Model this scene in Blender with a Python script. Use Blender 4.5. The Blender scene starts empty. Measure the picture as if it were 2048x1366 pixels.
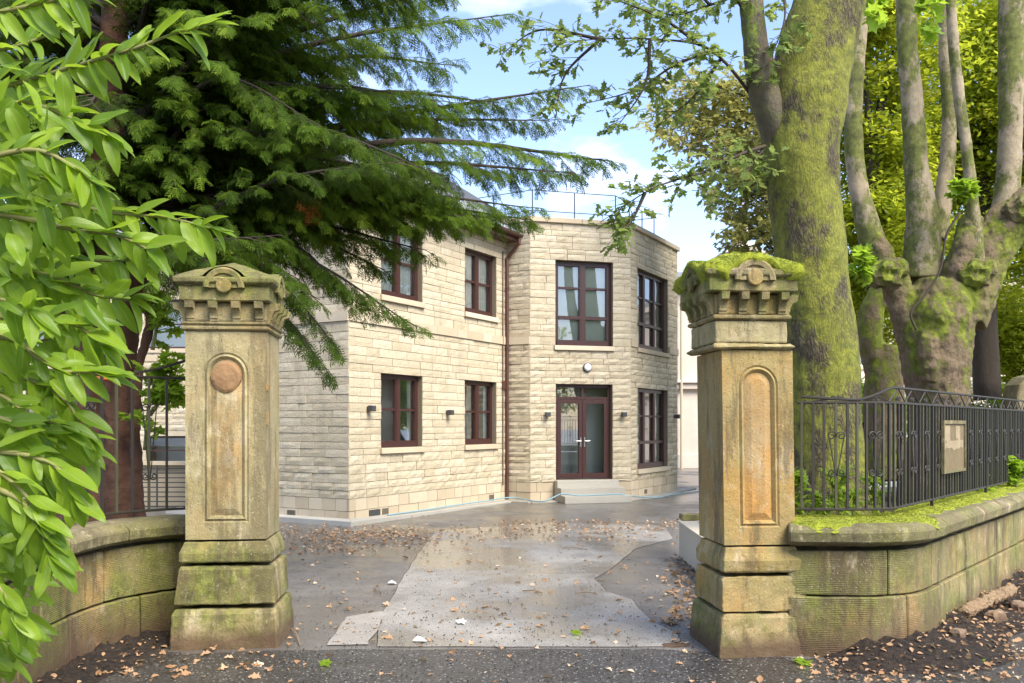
import bpy, math, random
import numpy as np
from mathutils import Vector, Matrix, noise as mnoise
random.seed(7); rng = np.random.default_rng(7)
R = math.radians
sc = bpy.context.scene
col = sc.collection

# ---------------------------------------------------------------- camera, sky, sun, exposure
F, CX, HY, EYE = 1750.0, 1024.0, 850.0, 1.65
cam_d = bpy.data.cameras.new("camera"); cam = bpy.data.objects.new("camera", cam_d); col.objects.link(cam)
cam.location = (0, 0, EYE); cam.rotation_euler = (R(90), 0, 0)
cam_d.sensor_width = 36; cam_d.lens = F / 2048 * 36; cam_d.shift_y = (HY - 683) / 2048
cam_d.clip_start = 0.05; cam_d.clip_end = 2000
sc.camera = cam
SUN_EL, SUN_AZ = 48, 140           # azimuth clockwise from +Y (away from the camera)
w = bpy.data.worlds.new("World"); sc.world = w; w.use_nodes = True
nt = w.node_tree; nt.nodes.clear()
def wn(t, **k):
    n = nt.nodes.new(t)
    for a, b in k.items(): setattr(n, a, b)
    return n
sky = wn('ShaderNodeTexSky', sky_type='NISHITA', sun_disc=False, sun_elevation=R(SUN_EL), sun_rotation=R(SUN_AZ))
sky.air_density = 1.0; sky.dust_density = 0.5; sky.ozone_density = 1.5
tc = wn('ShaderNodeTexCoord')
mp = wn('ShaderNodeMapping'); mp.inputs['Scale'].default_value = (1.0, 1.0, 2.2); mp.inputs['Location'].default_value = (0.55, 0.1, 0.1)
nz = wn('ShaderNodeTexNoise'); nz.inputs['Scale'].default_value = 2.6; nz.inputs['Detail'].default_value = 7; nz.inputs['Roughness'].default_value = .55
cr = wn('ShaderNodeValToRGB'); cr.color_ramp.elements[0].position = .56; cr.color_ramp.elements[1].position = .80
mx = wn('ShaderNodeMix', data_type='RGBA'); mx.inputs['B'].default_value = (6.6, 6.5, 6.4, 1)
bg = wn('ShaderNodeBackground'); bg.inputs['Strength'].default_value = 0.15
wo = wn('ShaderNodeOutputWorld')
L = nt.links.new
L(tc.outputs['Generated'], mp.inputs['Vector']); L(mp.outputs[0], nz.inputs['Vector']); L(nz.outputs['Fac'], cr.inputs['Fac'])
tn = wn('ShaderNodeMix', data_type='RGBA', blend_type='MULTIPLY'); tn.inputs['Factor'].default_value = 1; tn.inputs['B'].default_value = (1.02, .96, 1.03, 1); L(sky.outputs[0], tn.inputs['A'])
L(cr.outputs['Color'], mx.inputs['Factor']); L(tn.outputs['Result'], mx.inputs['A']); L(mx.outputs['Result'], bg.inputs['Color']); L(bg.outputs[0], wo.inputs[0])
sd = bpy.data.lights.new("sun", 'SUN'); sun = bpy.data.objects.new("sun", sd); col.objects.link(sun)
sd.energy = 3.0; sd.angle = R(35); sd.color = (1, .94, .82)
_a, _e = R(SUN_AZ), R(SUN_EL)
sun.rotation_euler = Vector((math.sin(_a) * math.cos(_e), math.cos(_a) * math.cos(_e), math.sin(_e))).to_track_quat('Z', 'Y').to_euler()
sun.location = (6, -6, 20)
sc.view_settings.view_transform = 'Standard'; sc.view_settings.look = 'None'
sc.view_settings.gamma = 1; sc.view_settings.exposure = 1.38; sc.view_settings.use_curve_mapping = False
sc.cycles.max_bounces = 8; sc.cycles.diffuse_bounces = 4; sc.cycles.transparent_max_bounces = 12
sc.cycles.sample_clamp_indirect = 6

def P(px, py, Y):                      # a point of the place, seen along a pixel, at distance Y
    return Vector(((px - CX) / F * Y, Y, EYE + (HY - py) / F * Y))

# ---------------------------------------------------------------- materials
class M:
    def __init__(s, name):
        s.m = bpy.data.materials.new(name); s.m.use_nodes = True; s.t = s.m.node_tree; s.t.nodes.clear()
        s.out = s.n('ShaderNodeOutputMaterial'); s.b = s.n('ShaderNodeBsdfPrincipled'); s.l(s.b.outputs[0], s.out.inputs[0])
        s.pos = s.n('ShaderNodeNewGeometry').outputs['Position']
    def n(s, t, **k):
        x = s.t.nodes.new(t)
        for a, b in k.items(): setattr(x, a, b)
        return x
    def l(s, a, b): s.t.links.new(a, b)
    def noise(s, scale, detail=5, rough=.6, stretch=None, seed=0, dist=0):
        v = s.pos
        if stretch or seed:
            m = s.n('ShaderNodeMapping'); s.l(v, m.inputs['Vector'])
            if stretch: m.inputs['Scale'].default_value = stretch
            m.inputs['Location'].default_value = (seed * 3.1, seed * 1.7, seed * 2.3); v = m.outputs[0]
        x = s.n('ShaderNodeTexNoise'); s.l(v, x.inputs['Vector'])
        x.inputs['Scale'].default_value = scale; x.inputs['Detail'].default_value = detail; x.inputs['Roughness'].default_value = rough; x.inputs['Distortion'].default_value = dist
        return x.outputs['Fac']
    def voro(s, scale, stretch=None, feature='F1', out='Distance'):
        v = s.pos
        if stretch:
            m = s.n('ShaderNodeMapping'); s.l(v, m.inputs['Vector']); m.inputs['Scale'].default_value = stretch; v = m.outputs[0]
            nn = s.n('ShaderNodeTexNoise'); nn.inputs['Scale'].default_value = 9; s.l(v, nn.inputs['Vector']); ns_ = s.n('ShaderNodeVectorMath', operation='SCALE'); ns_.inputs['Scale'].default_value = .16; s.l(nn.outputs['Color'], ns_.inputs[0])
            a = s.n('ShaderNodeVectorMath', operation='ADD'); s.l(v, a.inputs[0]); s.l(ns_.outputs[0], a.inputs[1]); v = a.outputs[0]
        x = s.n('ShaderNodeTexVoronoi', feature=feature); s.l(v, x.inputs['Vector']); x.inputs['Scale'].default_value = scale
        return x.outputs[out]
    def ramp(s, f, a, b, inv=False):
        x = s.n('ShaderNodeMapRange'); s.l(f, x.inputs[0]); x.inputs[1].default_value = a; x.inputs[2].default_value = b
        x.inputs[3].default_value = 1 if inv else 0; x.inputs[4].default_value = 0 if inv else 1
        return x.outputs[0]
    def rng(s, f, a, b, lo, hi):
        x = s.n('ShaderNodeMapRange'); s.l(f, x.inputs[0]); x.inputs[1].default_value = a; x.inputs[2].default_value = b
        x.inputs[3].default_value = lo; x.inputs[4].default_value = hi
        return x.outputs[0]
    def mul(s, a, b, op='MULTIPLY'):
        x = s.n('ShaderNodeMath', operation=op)
        for i, v in enumerate((a, b)):
            if isinstance(v, (int, float)): x.inputs[i].default_value = v
            else: s.l(v, x.inputs[i])
        return x.outputs[0]
    def mix(s, f, a, b, blend='MIX'):
        x = s.n('ShaderNodeMix', data_type='RGBA', blend_type=blend)
        if isinstance(f, (int, float)): x.inputs['Factor'].default_value = f
        else: s.l(f, x.inputs['Factor'])
        for k, v in (('A', a), ('B', b)):
            if isinstance(v, tuple): x.inputs[k].default_value = (*v, 1)
            else: s.l(v, x.inputs[k])
        return x.outputs['Result']
    def attr(s, name='rnd'):
        x = s.n('ShaderNodeAttribute', attribute_name=name); return x.outputs['Fac']
    def z(s):
        x = s.n('ShaderNodeSeparateXYZ'); s.l(s.pos, x.inputs[0]); return x.outputs[2]
    def col(s, c):
        if isinstance(c, tuple): s.b.inputs['Base Color'].default_value = (*c, 1)
        else: s.l(c, s.b.inputs['Base Color'])
    def rough(s, r):
        if isinstance(r, (int, float)): s.b.inputs['Roughness'].default_value = r
        else: s.l(r, s.b.inputs['Roughness'])
    def bump(s, h, dist=.01, strength=1.0):
        x = s.n('ShaderNodeBump'); x.inputs['Distance'].default_value = dist; x.inputs['Strength'].default_value = strength
        s.l(h, x.inputs['Height'])
        if getattr(s, '_last', None): s.l(s._last, x.inputs['Normal'])
        s._last = x.outputs[0]; s.l(x.outputs[0], s.b.inputs['Normal'])
    def translucent(s, colr, fac):
        t = s.n('ShaderNodeBsdfTranslucent')
        if isinstance(colr, tuple): t.inputs[0].default_value = (*colr, 1)
        else: s.l(colr, t.inputs[0])
        m = s.n('ShaderNodeMixShader'); m.inputs[0].default_value = fac
        s.l(s.b.outputs[0], m.inputs[1]); s.l(t.outputs[0], m.inputs[2]); s.l(m.outputs[0], s.out.inputs[0])

def mat_house():
    m = M('cream_split_stone'); r = m.attr()
    c = m.mix(r, (.50, .42, .28), (.64, .555, .40))
    c = m.mix(m.mul(m.ramp(r, .88, .92), .38), c, (.34, .27, .165)); c = m.mix(m.mul(m.ramp(m.noise(2.6, 6, .7, (1, 1, .13), seed=4), .52, .68), .38), c, (.27, .225, .15))
    c = m.mix(m.mul(m.ramp(m.noise(3.0, 4), .5, .75), .5), c, (.44, .35, .22))
    c = m.mix(m.mul(m.ramp(m.noise(34, 5, .7, (1, 1, 1.8)), .52, .66), .6), c, (.25, .19, .115))
    m.col(c); m.rough(.9)
    m.bump(m.noise(20, 7, .7, (1, 1, 1.8)), .022, .8); m.bump(m.noise(80, 4, .7), .006, .7)
    return m.m
def mat_smooth_stone(name='smooth_cream_stone', a=(.46, .37, .245), b=(.58, .49, .35), grain=60):
    m = M(name); r = m.attr()
    c = m.mix(r, a, b); c = m.mix(m.mul(m.ramp(m.noise(1.3, 5), .45, .8), .45), c, tuple(x * .68 for x in a))
    c = m.mix(m.mul(m.ramp(m.noise(45, 3), .55, .8), .25), c, tuple(x * .5 for x in a))
    m.col(c); m.rough(.85); m.bump(m.noise(grain, 4), .003, .6); return m.m
def mat_pier(name, green=1.0, orange=1.0, groove=False, stone=((.26, .205, .085), (.40, .325, .16)), lowz=(.1, 1.3), dark=.6, top=True, mudh=.13):
    m = M(name); r = m.attr()
    c = m.mix(m.ramp(m.noise(1.8, 6, .65, seed=2), .38, .62), *stone)
    c = m.mix(m.mul(r, .45), c, tuple(x * .62 for x in stone[0]))
    c = m.mix(m.mul(m.ramp(m.noise(2.3, 5, .6, (1, 1, .7), seed=5), .46, .60), .8 * orange), c, (.46, .235, .055))
    c = m.mix(m.mul(m.ramp(m.noise(5.5, 7, .72, (1, 1, .6), seed=8), .54, .62), .5), c, (.56, .46, .30))
    low = m.ramp(m.z(), lowz[0], lowz[1], inv=True)
    g = m.mul(low, 1.0)
    if top: g = m.mul(g, m.ramp(m.z(), 2.40, 2.62), 'ADD')
    g = m.mul(m.mul(g, .25, 'ADD'), m.ramp(m.noise(1.9, 7, .68, seed=3), .38, .58))
    x = m.n('ShaderNodeClamp'); m.l(m.mul(g, green), x.inputs[0])
    gc = m.mix(m.ramp(m.noise(14, 5, .7), .35, .65), (.075, .085, .018), (.19, .205, .03))
    c = m.mix(m.mul(x.outputs[0], .9), c, gc)
    st = m.ramp(m.noise(2.6, 8, .75, (2.0, 2.0, .34), seed=1), .51, .59)
    c = m.mix(m.mul(st, dark), c, (.075, .055, .025)); c = m.mix(m.mul(m.ramp(m.noise(1.1, 5, .6, seed=12), .45, .62), .35), c, (.16, .125, .055))
    c = m.mix(m.mul(m.ramp(m.noise(60, 3, .6), .60, .70), .6), c, (.07, .052, .03))
    c = m.mix(m.mul(m.ramp(m.noise(75, 3, .6, seed=9), .62, .72), .5), c, (.62, .54, .40))
    mud = m.mul(m.ramp(m.mul(m.z(), m.mul(m.noise(3, 4), .12), 'SUBTRACT'), .0, mudh, inv=True), .85)
    c = m.mix(mud, c, (.085, .045, .026))
    m.col(c); m.rough(.9)
    if groove:
        wv = m.n('ShaderNodeTexWave', wave_type='BANDS', bands_direction='Z'); mm = m.n('ShaderNodeMapping')
        m.l(m.pos, mm.inputs[0]); m.l(mm.outputs[0], wv.inputs['Vector']); wv.inputs['Scale'].default_value = 24; wv.inputs['Distortion'].default_value = 2.4
        wv.inputs['Detail'].default_value = 4; wv.inputs['Detail Scale'].default_value = 1.6; wv.inputs['Detail Roughness'].default_value = .7
        m.bump(m.mul(wv.outputs['Fac'], m.ramp(m.noise(3.5, 6, .7), .46, .62)), .0038, .7)
    m.bump(m.noise(7, 7, .72), .018, .8); m.bump(m.noise(70, 4, .75), .004, .9)
    return m.m
def mat_moss(name='bright_moss'):
    m = M(name); c = m.mix(m.ramp(m.noise(9, 6), .3, .7), (.15, .18, .010), (.38, .42, .025))
    c = m.mix(m.mul(m.ramp(m.noise(60, 4), .5, .8), .6), c, (.48, .50, .06))
    m.col(c); m.rough(1); m.bump(m.noise(90, 5, .8), .015, 1.0); m.bump(m.noise(22, 4), .02, .8)
    return m.m
def mat_bark(name, dark, light, moss=.6, scale=7, ridge=.03, stretch=(1, 1, .35), mosscol=((.09, .13, .015), (.26, .31, .04)), plates=True, lowmoss=None):
    m = M(name)
    if plates:
        v = m.voro(scale, stretch, 'DISTANCE_TO_EDGE'); h = m.mul(m.ramp(v, .0, .30), m.rng(m.noise(30, 5, .8, (1, 1, .4)), .35, .62, .35, 1.0))
    else: h = m.noise(scale, 6, .65, stretch)
    c = m.mix(h, dark, light)
    c = m.mix(m.mul(m.ramp(m.noise(30, 5, .7, stretch), .4, .7), .5), c, tuple(x * .6 for x in light))
    mk = m.ramp(m.noise(2.0, 8, .74, (1, 1, .6), seed=4), .68 - moss * .28, .76 - moss * .28)
    mc = m.mix(m.ramp(m.noise(10, 6, .7), .3, .7), *mosscol)
    if lowmoss:
        lm = m.mul(m.ramp(m.z(), *lowmoss), m.ramp(m.noise(3, 7, .75, seed=7), .44, .56)); cl = m.n('ShaderNodeClamp'); m.l(m.mul(mk, m.mul(lm, .62), 'ADD'), cl.inputs[0]); mk = cl.outputs[0]
    mk = m.mul(mk, m.rng(h, 0, .35, .6, 1.0))
    m.col(m.mix(mk, c, mc)); m.rough(.95)
    hb = m.mul(m.mul(h, m.rng(mk, 0, 1, 1, .32)), m.mul(m.noise(13, 6, .75, seed=6), .7), 'ADD')
    m.bump(hb, ridge * 1.3, 1.0); m.bump(m.noise(60, 5, .8), .010, 1.0)
    return m.m
def mat_leaf(name, a, b, third=None, tr=.4, rough=.45, spec=.4, veins=False, tcol=None):
    m = M(name); r = m.attr()
    c = m.mix(r, a, b)
    if third: c = m.mix(m.ramp(r, .8, .98), c, third)
    c = m.mix(m.mul(m.noise(.9, 3), .35), c, tuple(x * .75 for x in a))
    if veins:
        c = m.mix(m.mul(m.ramp(m.noise(18, 5, .7), .48, .66), .45), c, tuple(x * .9 for x in a)); c = m.mix(m.mul(m.ramp(m.noise(120, 2, .6), .68, .72), .7), c, (.22, .14, .04))
    if veins:
        uv = m.n('ShaderNodeAttribute', attribute_name='lx').outputs['Fac']
        c = m.mix(m.mul(m.ramp(uv, .0, .07, inv=True), .8), c, (.33, .40, .12))
        vy = m.n('ShaderNodeAttribute', attribute_name='ly').outputs['Fac']
        sw = m.mul(m.mul(m.mul(uv, -3.5), m.mul(vy, 11), 'ADD'), 6.283)
        s = m.mul(sw, 0, 'SINE'); s = m.mul(m.ramp(s, .86, 1.0), .30)
        c = m.mix(s, c, (.26, .34, .08)); m.bump(s, .002, .6)
    m.col(c); m.rough(rough); m.b.inputs['Specular IOR Level'].default_value = spec
    t = m.mix(.5, c, tcol or tuple(min(1, x * 2.2) for x in b)); m.translucent(t, tr)
    return m.m
def mat_plain(name, c, rough=.5, metal=0, nb=0, var=.0):
    m = M(name)
    if var: m.col(m.mix(m.mul(m.noise(14, 5), var), c, tuple(x * .35 for x in c)))
    else: m.col(c)
    m.rough(rough); m.b.inputs['Metallic'].default_value = metal
    if nb: m.bump(m.noise(nb, 4), .004, .6)
    return m.m
def mat_glass(name='window_glass', refl=.10):
    m = M(name); t = m.n('ShaderNodeBsdfTransparent'); t.inputs[0].default_value = (.92, .96, .93, 1)
    g = m.n('ShaderNodeBsdfGlossy'); g.inputs['Roughness'].default_value = .015
    lw = m.n('ShaderNodeFresnel'); lw.inputs['IOR'].default_value = 1.55
    f = m.mul(m.mul(lw.outputs[0], 1.7), refl, 'ADD'); x = m.n('ShaderNodeMixShader'); m.l(f, x.inputs[0]); m.l(t.outputs[0], x.inputs[1]); m.l(g.outputs[0], x.inputs[2]); m.l(x.outputs[0], m.out.inputs[0])
    return m.m
def mat_asphalt(name, base, light, grain, wet=.5, sheen=.30, speck=.0, bumpd=.006, coat=.16):
    m = M(name)
    big = m.noise(.55, 6, .6, seed=3); mid = m.noise(2.5, 5, .6, seed=6); g = m.noise(grain, 3, .8)
    c = m.mix(m.ramp(mid, .35, .7), base, light)
    c = m.mix(m.mul(m.ramp(g, .5, .68), .5), c, tuple(min(1, x * 2.6) for x in light))
    c = m.mix(m.mul(m.ramp(g, .35, .47, inv=True), .6), c, tuple(x * .35 for x in base))
    if speck: c = m.mix(m.mul(m.ramp(m.voro(grain * .7, out='Distance'), .12, .22, inv=True), speck), c, (.50, .50, .48))  # pale specks in the colour; on the road they imitate wet glints
    wetf = m.mul(m.ramp(big, .42, .53), wet)
    c = m.mix(m.mul(wetf, .45), c, tuple(x * .4 for x in base))
    m.col(c)
    m.l(m.rng(wetf, 0, 1, .62, sheen), m.b.inputs['Roughness']); m.l(m.mul(wetf, .9), m.b.inputs['Coat Weight']); m.b.inputs['Coat Roughness'].default_value = coat; m.b.inputs['Coat IOR'].default_value = 1.6
    m.bump(g, bumpd, .7); m.bump(m.noise(4, 4), .012, .5)
    return m.m

MAT = {}
MAT['house'] = mat_house(); MAT['smooth'] = mat_smooth_stone(); MAT['mortar'] = mat_plain('pale_mortar', (.21, .17, .115), .95, nb=60, var=.4)
MAT['pier'] = mat_pier('weathered_sandstone', 1.25, .35); MAT['pier_o'] = mat_pier('ochre_sandstone', .85, .7, stone=((.33, .225, .075), (.44, .325, .13)), lowz=(0, 1.0), dark=.65)
MAT['pier_l'] = mat_pier('buff_sandstone', .75, .22, stone=((.31, .255, .12), (.43, .36, .195)), lowz=(0, 1.2), dark=.5)
MAT['panel'] = mat_pier('orange_stained_sandstone', .2, 1.1, stone=((.44, .25, .085), (.52, .37, .18)), lowz=(0, .8), dark=.35)
MAT['panel_l'] = mat_pier('stained_panel_sandstone', .4, .6, stone=((.34, .27, .13), (.46, .37, .20)), lowz=(0, 1.0), dark=.45)
MAT['wallstone'] = mat_pier('tooled_sandstone', 1.1, .6, groove=True, stone=((.15, .115, .045), (.33, .26, .12)), lowz=(0, 1.5), top=False, dark=.75, mudh=.30)
MAT['wallplain'] = mat_pier('plain_wall_sandstone', .9, .35, stone=((.19, .15, .065), (.37, .305, .165)), lowz=(0, 1.4), top=False, dark=.8, mudh=.22)
MAT['coping'] = mat_pier('coping_sandstone', .8, .1, stone=((.14, .115, .055), (.24, .20, .11)), lowz=(.3, 1.6), top=False)
MAT['moss'] = mat_moss()
MAT['oak'] = mat_bark('mossy_oak_bark', (.035, .028, .014), (.23, .18, .10), .80, 25, .020, (1, 1, .38), mosscol=((.10, .115, .012), (.31, .31, .035)), lowmoss=(1.2, 3.2))
MAT['poll'] = mat_bark('pollard_bark', (.05, .03, .016), (.40, .29, .17), .66, 13, .06, (1, 1, .35), plates=False, mosscol=((.10, .13, .010), (.30, .34, .03)), lowmoss=(2.6, 4.0))
MAT['stem'] = mat_bark('smooth_pale_bark', (.15, .11, .06), (.52, .42, .27), .82, 9, .014, (1, 1, .8), plates=False, mosscol=((.05, .055, .015), (.19, .20, .04)), lowmoss=(5.0, 3.9))
MAT['greybark'] = mat_bark('grey_brown_bark', (.05, .038, .024), (.25, .20, .13), .50, 12, .03, (1, 1, .3), plates=False, lowmoss=(5.6, 4.3))
MAT['bgbark'] = mat_bark('dark_tree_bark', (.02, .014, .01), (.08, .06, .04), .2, 6, .02, (1, 1, .3), plates=False)
MAT['conbark'] = mat_bark('red_brown_bark', (.05, .02, .012), (.21, .10, .055), .0, 6, .03, (1.6, 1.6, .12), plates=False)
MAT['dark_twig'] = mat_plain('dark_twig', (.05, .035, .02), .9)
MAT['grn_twig'] = mat_plain('laurel_twig', (.20, .19, .06), .7)
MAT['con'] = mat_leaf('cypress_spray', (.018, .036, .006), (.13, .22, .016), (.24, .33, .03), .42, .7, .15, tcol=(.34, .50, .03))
MAT['con_dead'] = mat_leaf('dead_spray', (.30, .12, .03), (.42, .2, .06), None, .2, .8, .1)
MAT['laurel'] = mat_leaf('laurel_leaf', (.10, .19, .010), (.29, .42, .025), None, .45, .36, .35, True, tcol=(.56, .78, .05))
MAT['oakleaf'] = mat_leaf('oak_leaf', (.12, .17, .04), (.22, .29, .07), (.34, .34, .10), .5, .6, .25, tcol=(.46, .58, .14))
MAT['beech'] = mat_leaf('beech_leaf', (.22, .26, .06), (.42, .42, .14), (.55, .36, .17), .6, .6, .25, tcol=(.66, .58, .18))
MAT['bgleaf'] = mat_leaf('garden_tree_leaf', (.11, .17, .012), (.34, .38, .025), (.58, .46, .06), .6, .6, .25, tcol=(.80, .86, .06))
MAT['bright'] = mat_leaf('bright_leaf', (.16, .28, .02), (.30, .42, .04), None, .55, .5, .3, tcol=(.6, .8, .06))
MAT['litter'] = mat_leaf('fallen_leaf', (.32, .17, .08), (.60, .40, .24), (.66, .56, .42), .15, .8, .2)
MAT['maroon'] = mat_plain('maroon_window_frame', (.050, .018, .014), .4)
MAT['brown'] = mat_plain('brown_gutter', (.085, .034, .022), .4)
MAT['dark'] = mat_plain('dark_grey_metal', (.05, .05, .05), .5)
MAT['iron'] = mat_plain('black_iron', (.026, .021, .014), .6, .0, 90)
MAT['irongreen'] = mat_plain('algae_iron', (.075, .075, .035), .6, .1, 90, .5)
MAT['chrome'] = mat_plain('steel_handle', (.45, .45, .44), .35, 1)
MAT['glass'] = mat_glass(); MAT['glass_r'] = mat_glass('mirroring_window_glass', .30); MAT['room'] = mat_plain('pale_room', (.80, .80, .72), .9); MAT['curtain'] = mat_plain('white_curtain', (.75, .75, .70), .9)
MAT['blindmat'] = mat_plain('grey_green_blind', (.66, .68, .56), .9); MAT['notice'] = mat_plain('stained_notice_backing', (.22, .16, .07), .7, var=.9); MAT['notice_paper'] = mat_plain('faded_paper', (.40, .31, .18), .8, var=.9); MAT['boss'] = mat_plain('brown_eroded_stone', (.30, .17, .075), .9, nb=30, var=.35)
MAT['white'] = mat_plain('white_plastic', (.8, .8, .8), .3)
MAT['hose'] = mat_plain('pale_blue_hose', (.20, .33, .38), .5)
MAT['concrete'] = mat_smooth_stone('pale_concrete', (.34, .315, .26), (.44, .415, .355), 90)
MAT['slate'] = mat_smooth_stone('grey_slate', (.20, .21, .22), (.30, .31, .31), 60)
m = M('dark_soil'); m.col(m.mix(m.ramp(m.noise(26, 6, .8), .42, .62), (.014, .010, .007), (.075, .047, .028))); m.rough(.95); m.bump(m.noise(26, 6, .8), .05, 1.0); m.bump(m.noise(110, 4, .8), .01, 1.0); MAT['soil'] = m.m
MAT['asphalt'] = mat_asphalt('old_asphalt', (.092, .082, .071), (.19, .172, .15), 75, .9, .30, .45, .012, .30)
MAT['patch'] = mat_asphalt('pale_asphalt_patch', (.20, .183, .16), (.32, .298, .262), 110, 1.0, .22, .2, .004, .22)
MAT['road'] = mat_asphalt('coarse_wet_asphalt', (.026, .024, .021), (.066, .061, .055), 38, .0, .24, .6, .018, .3)
MAT['road'].node_tree.nodes['Principled BSDF'].inputs['Specular IOR Level'].default_value = .55
for l_ in list(MAT['road'].node_tree.links):
    if l_.to_socket.name == 'Roughness' and l_.to_node.type == 'BSDF_PRINCIPLED': MAT['road'].node_tree.links.remove(l_)
MAT['road'].node_tree.nodes['Principled BSDF'].inputs['Roughness'].default_value = .30
MAT['slab'] = mat_asphalt('pale_slab', (.22, .20, .17), (.34, .31, .27), 110, .2, .5, .1, .003)
MAT['pink'] = mat_smooth_stone('pale_pink_ashlar', (.55, .46, .37), (.66, .58, .49), 30)
MAT['rubble'] = mat_pier('rubble_sandstone', .2, .4, stone=((.24, .15, .09), (.40, .30, .2)), lowz=(0, .1))
MAT['wood'] = mat_bark('rotten_wood', (.16, .10, .05), (.42, .29, .17), .0, 12, .01, (1, 1, 1), plates=False)
MAT['white_paint'] = mat_smooth_stone('weathered_white_render', (.46, .40, .30), (.55, .49, .39), 80)

# ---------------------------------------------------------------- mesh helpers
WL = {}          # world location of every object built
class MB:
    def __init__(s): s.v = []; s.f = []; s.r = []; s.k = 0
    def add(s, vs, fs, r=None):
        k = s.k; r = random.random() if r is None else r
        s.v.extend([tuple(x) for x in vs]); s.f.extend([tuple(i + k for i in f) for f in fs]); s.r.extend([r] * len(vs)); s.k += len(vs)
    def hexa(s, c, r=None):            # 8 corners: bottom 4 then top 4
        s.add(c, [(3, 2, 1, 0), (4, 5, 6, 7), (0, 1, 5, 4), (1, 2, 6, 5), (2, 3, 7, 6), (3, 0, 4, 7)], r)
    def box(s, c, sz, r=None, rot=0):
        x, y, z = sz[0] / 2, sz[1] / 2, sz[2] / 2; ca, sa = math.cos(rot), math.sin(rot)
        q = [(-x, -y, -z), (x, -y, -z), (x, y, -z), (-x, y, -z), (-x, -y, z), (x, -y, z), (x, y, z), (-x, y, z)]
        s.hexa([(c[0] + a * ca - b * sa, c[1] + a * sa + b * ca, c[2] + d) for a, b, d in q], r)
    def tube(s, pts, rad, n=8, r=None, cap=True):
        pts = [Vector(p) for p in pts]; m = len(pts)
        if not hasattr(rad, '__len__'): rad = [rad] * m
        vs, fs = [], []; up = Vector((0, 0, 1)); prev = None
        for i, p in enumerate(pts):
            t = (pts[min(i + 1, m - 1)] - pts[max(i - 1, 0)]).normalized()
            a = prev if prev is not None else (Vector((1, 0, 0)) if abs(t.z) > .9 else up)
            a = (a - t * a.dot(t)).normalized(); prev = a; b = t.cross(a)
            for j in range(n):
                q = 2 * math.pi * j / n; vs.append(p + (a * math.cos(q) + b * math.sin(q)) * rad[i])
        for i in range(m - 1):
            for j in range(n):
                fs.append((i * n + j, i * n + (j + 1) % n, (i + 1) * n + (j + 1) % n, (i + 1) * n + j))
        if cap: fs.append(tuple(range(n))[::-1]); fs.append(tuple((m - 1) * n + j for j in range(n)))
        s.add(vs, fs, r)
    def build(s, name, mat, parent=None, smooth=False, origin=None):
        V = np.array(s.v, dtype=float)
        c = Vector(origin) if origin is not None else Vector(((V[:, 0].min() + V[:, 0].max()) / 2, (V[:, 1].min() + V[:, 1].max()) / 2, V[:, 2].min()))
        V = V - np.array(c)
        me = bpy.data.meshes.new(name); me.from_pydata(V.tolist(), [], s.f); me.update()
        a = me.attributes.new('rnd', 'FLOAT', 'POINT'); a.data.foreach_set('value', np.array(s.r, dtype=np.float32))
        if smooth: me.polygons.foreach_set('use_smooth', [True] * len(me.polygons))
        me.materials.append(MAT[mat]); return link(name, me, c, parent)
def link(name, me, c, parent=None):
    o = bpy.data.objects.new(name, me); col.objects.link(o)
    c = Vector(c); WL[o.name] = c
    if parent is not None: o.parent = parent; o.location = c - WL[parent.name]
    else: o.location = c
    return o
def tag(o, label=None, cat=None, group=None, kind=None):
    for k, v in (('label', label), ('category', cat), ('group', group), ('kind', kind)):
        if v: o[k] = v
    return o
def empty(name, loc, label, cat, group=None):
    o = bpy.data.objects.new(name, None); col.objects.link(o); o.location = loc; WL[o.name] = Vector(loc); o.empty_display_size = .2
    return tag(o, label, cat, group)
WEAR = bpy.data.textures.new('wear', 'CLOUDS'); WEAR.noise_scale = .09; WEAR.noise_depth = 4
def worn(o, levels=3, strength=.014):
    s_ = o.modifiers.new('dense', 'SUBSURF'); s_.subdivision_type = 'SIMPLE'; s_.levels = levels; s_.render_levels = levels
    d_ = o.modifiers.new('wear', 'DISPLACE'); d_.texture = WEAR; d_.strength = strength; d_.mid_level = .55; d_.texture_coords = 'GLOBAL'; return o
def bevel(o, wd=.012, seg=2):
    b = o.modifiers.new('bevel', 'BEVEL'); b.width = wd; b.segments = seg; b.limit_method = 'ANGLE'; b.angle_limit = R(35); return o
def big_mesh(name, V, Fc, rnd, mat, parent=None, kind='stuff', extra=None, origin=None):
    """V (n,3), Fc (m,3) triangles, rnd (n,)"""
    c = Vector(origin) if origin is not None else Vector((float(V[:, 0].mean()), float(V[:, 1].mean()), float(V[:, 2].min())))
    V = (V - np.array(c)).astype(np.float32)
    me = bpy.data.meshes.new(name); me.vertices.add(len(V)); me.vertices.foreach_set('co', V.ravel())
    me.loops.add(Fc.size); me.loops.foreach_set('vertex_index', Fc.astype(np.int32).ravel())
    me.polygons.add(len(Fc)); me.polygons.foreach_set('loop_start', (np.arange(len(Fc)) * 3).astype(np.int32)); me.polygons.foreach_set('loop_total', np.full(len(Fc), 3, np.int32))
    me.update(calc_edges=True)
    a = me.attributes.new('rnd', 'FLOAT', 'POINT'); a.data.foreach_set('value', rnd.astype(np.float32))
    for k, v in (extra or {}).items():
        a = me.attributes.new(k, 'FLOAT', 'POINT'); a.data.foreach_set('value', v.astype(np.float32))
    me.materials.append(MAT[mat]); o = link(name, me, c, parent)
    if kind: o['kind'] = kind
    return o
def norm(a): return a / np.maximum(np.linalg.norm(a, axis=-1, keepdims=True), 1e-9)
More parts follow.
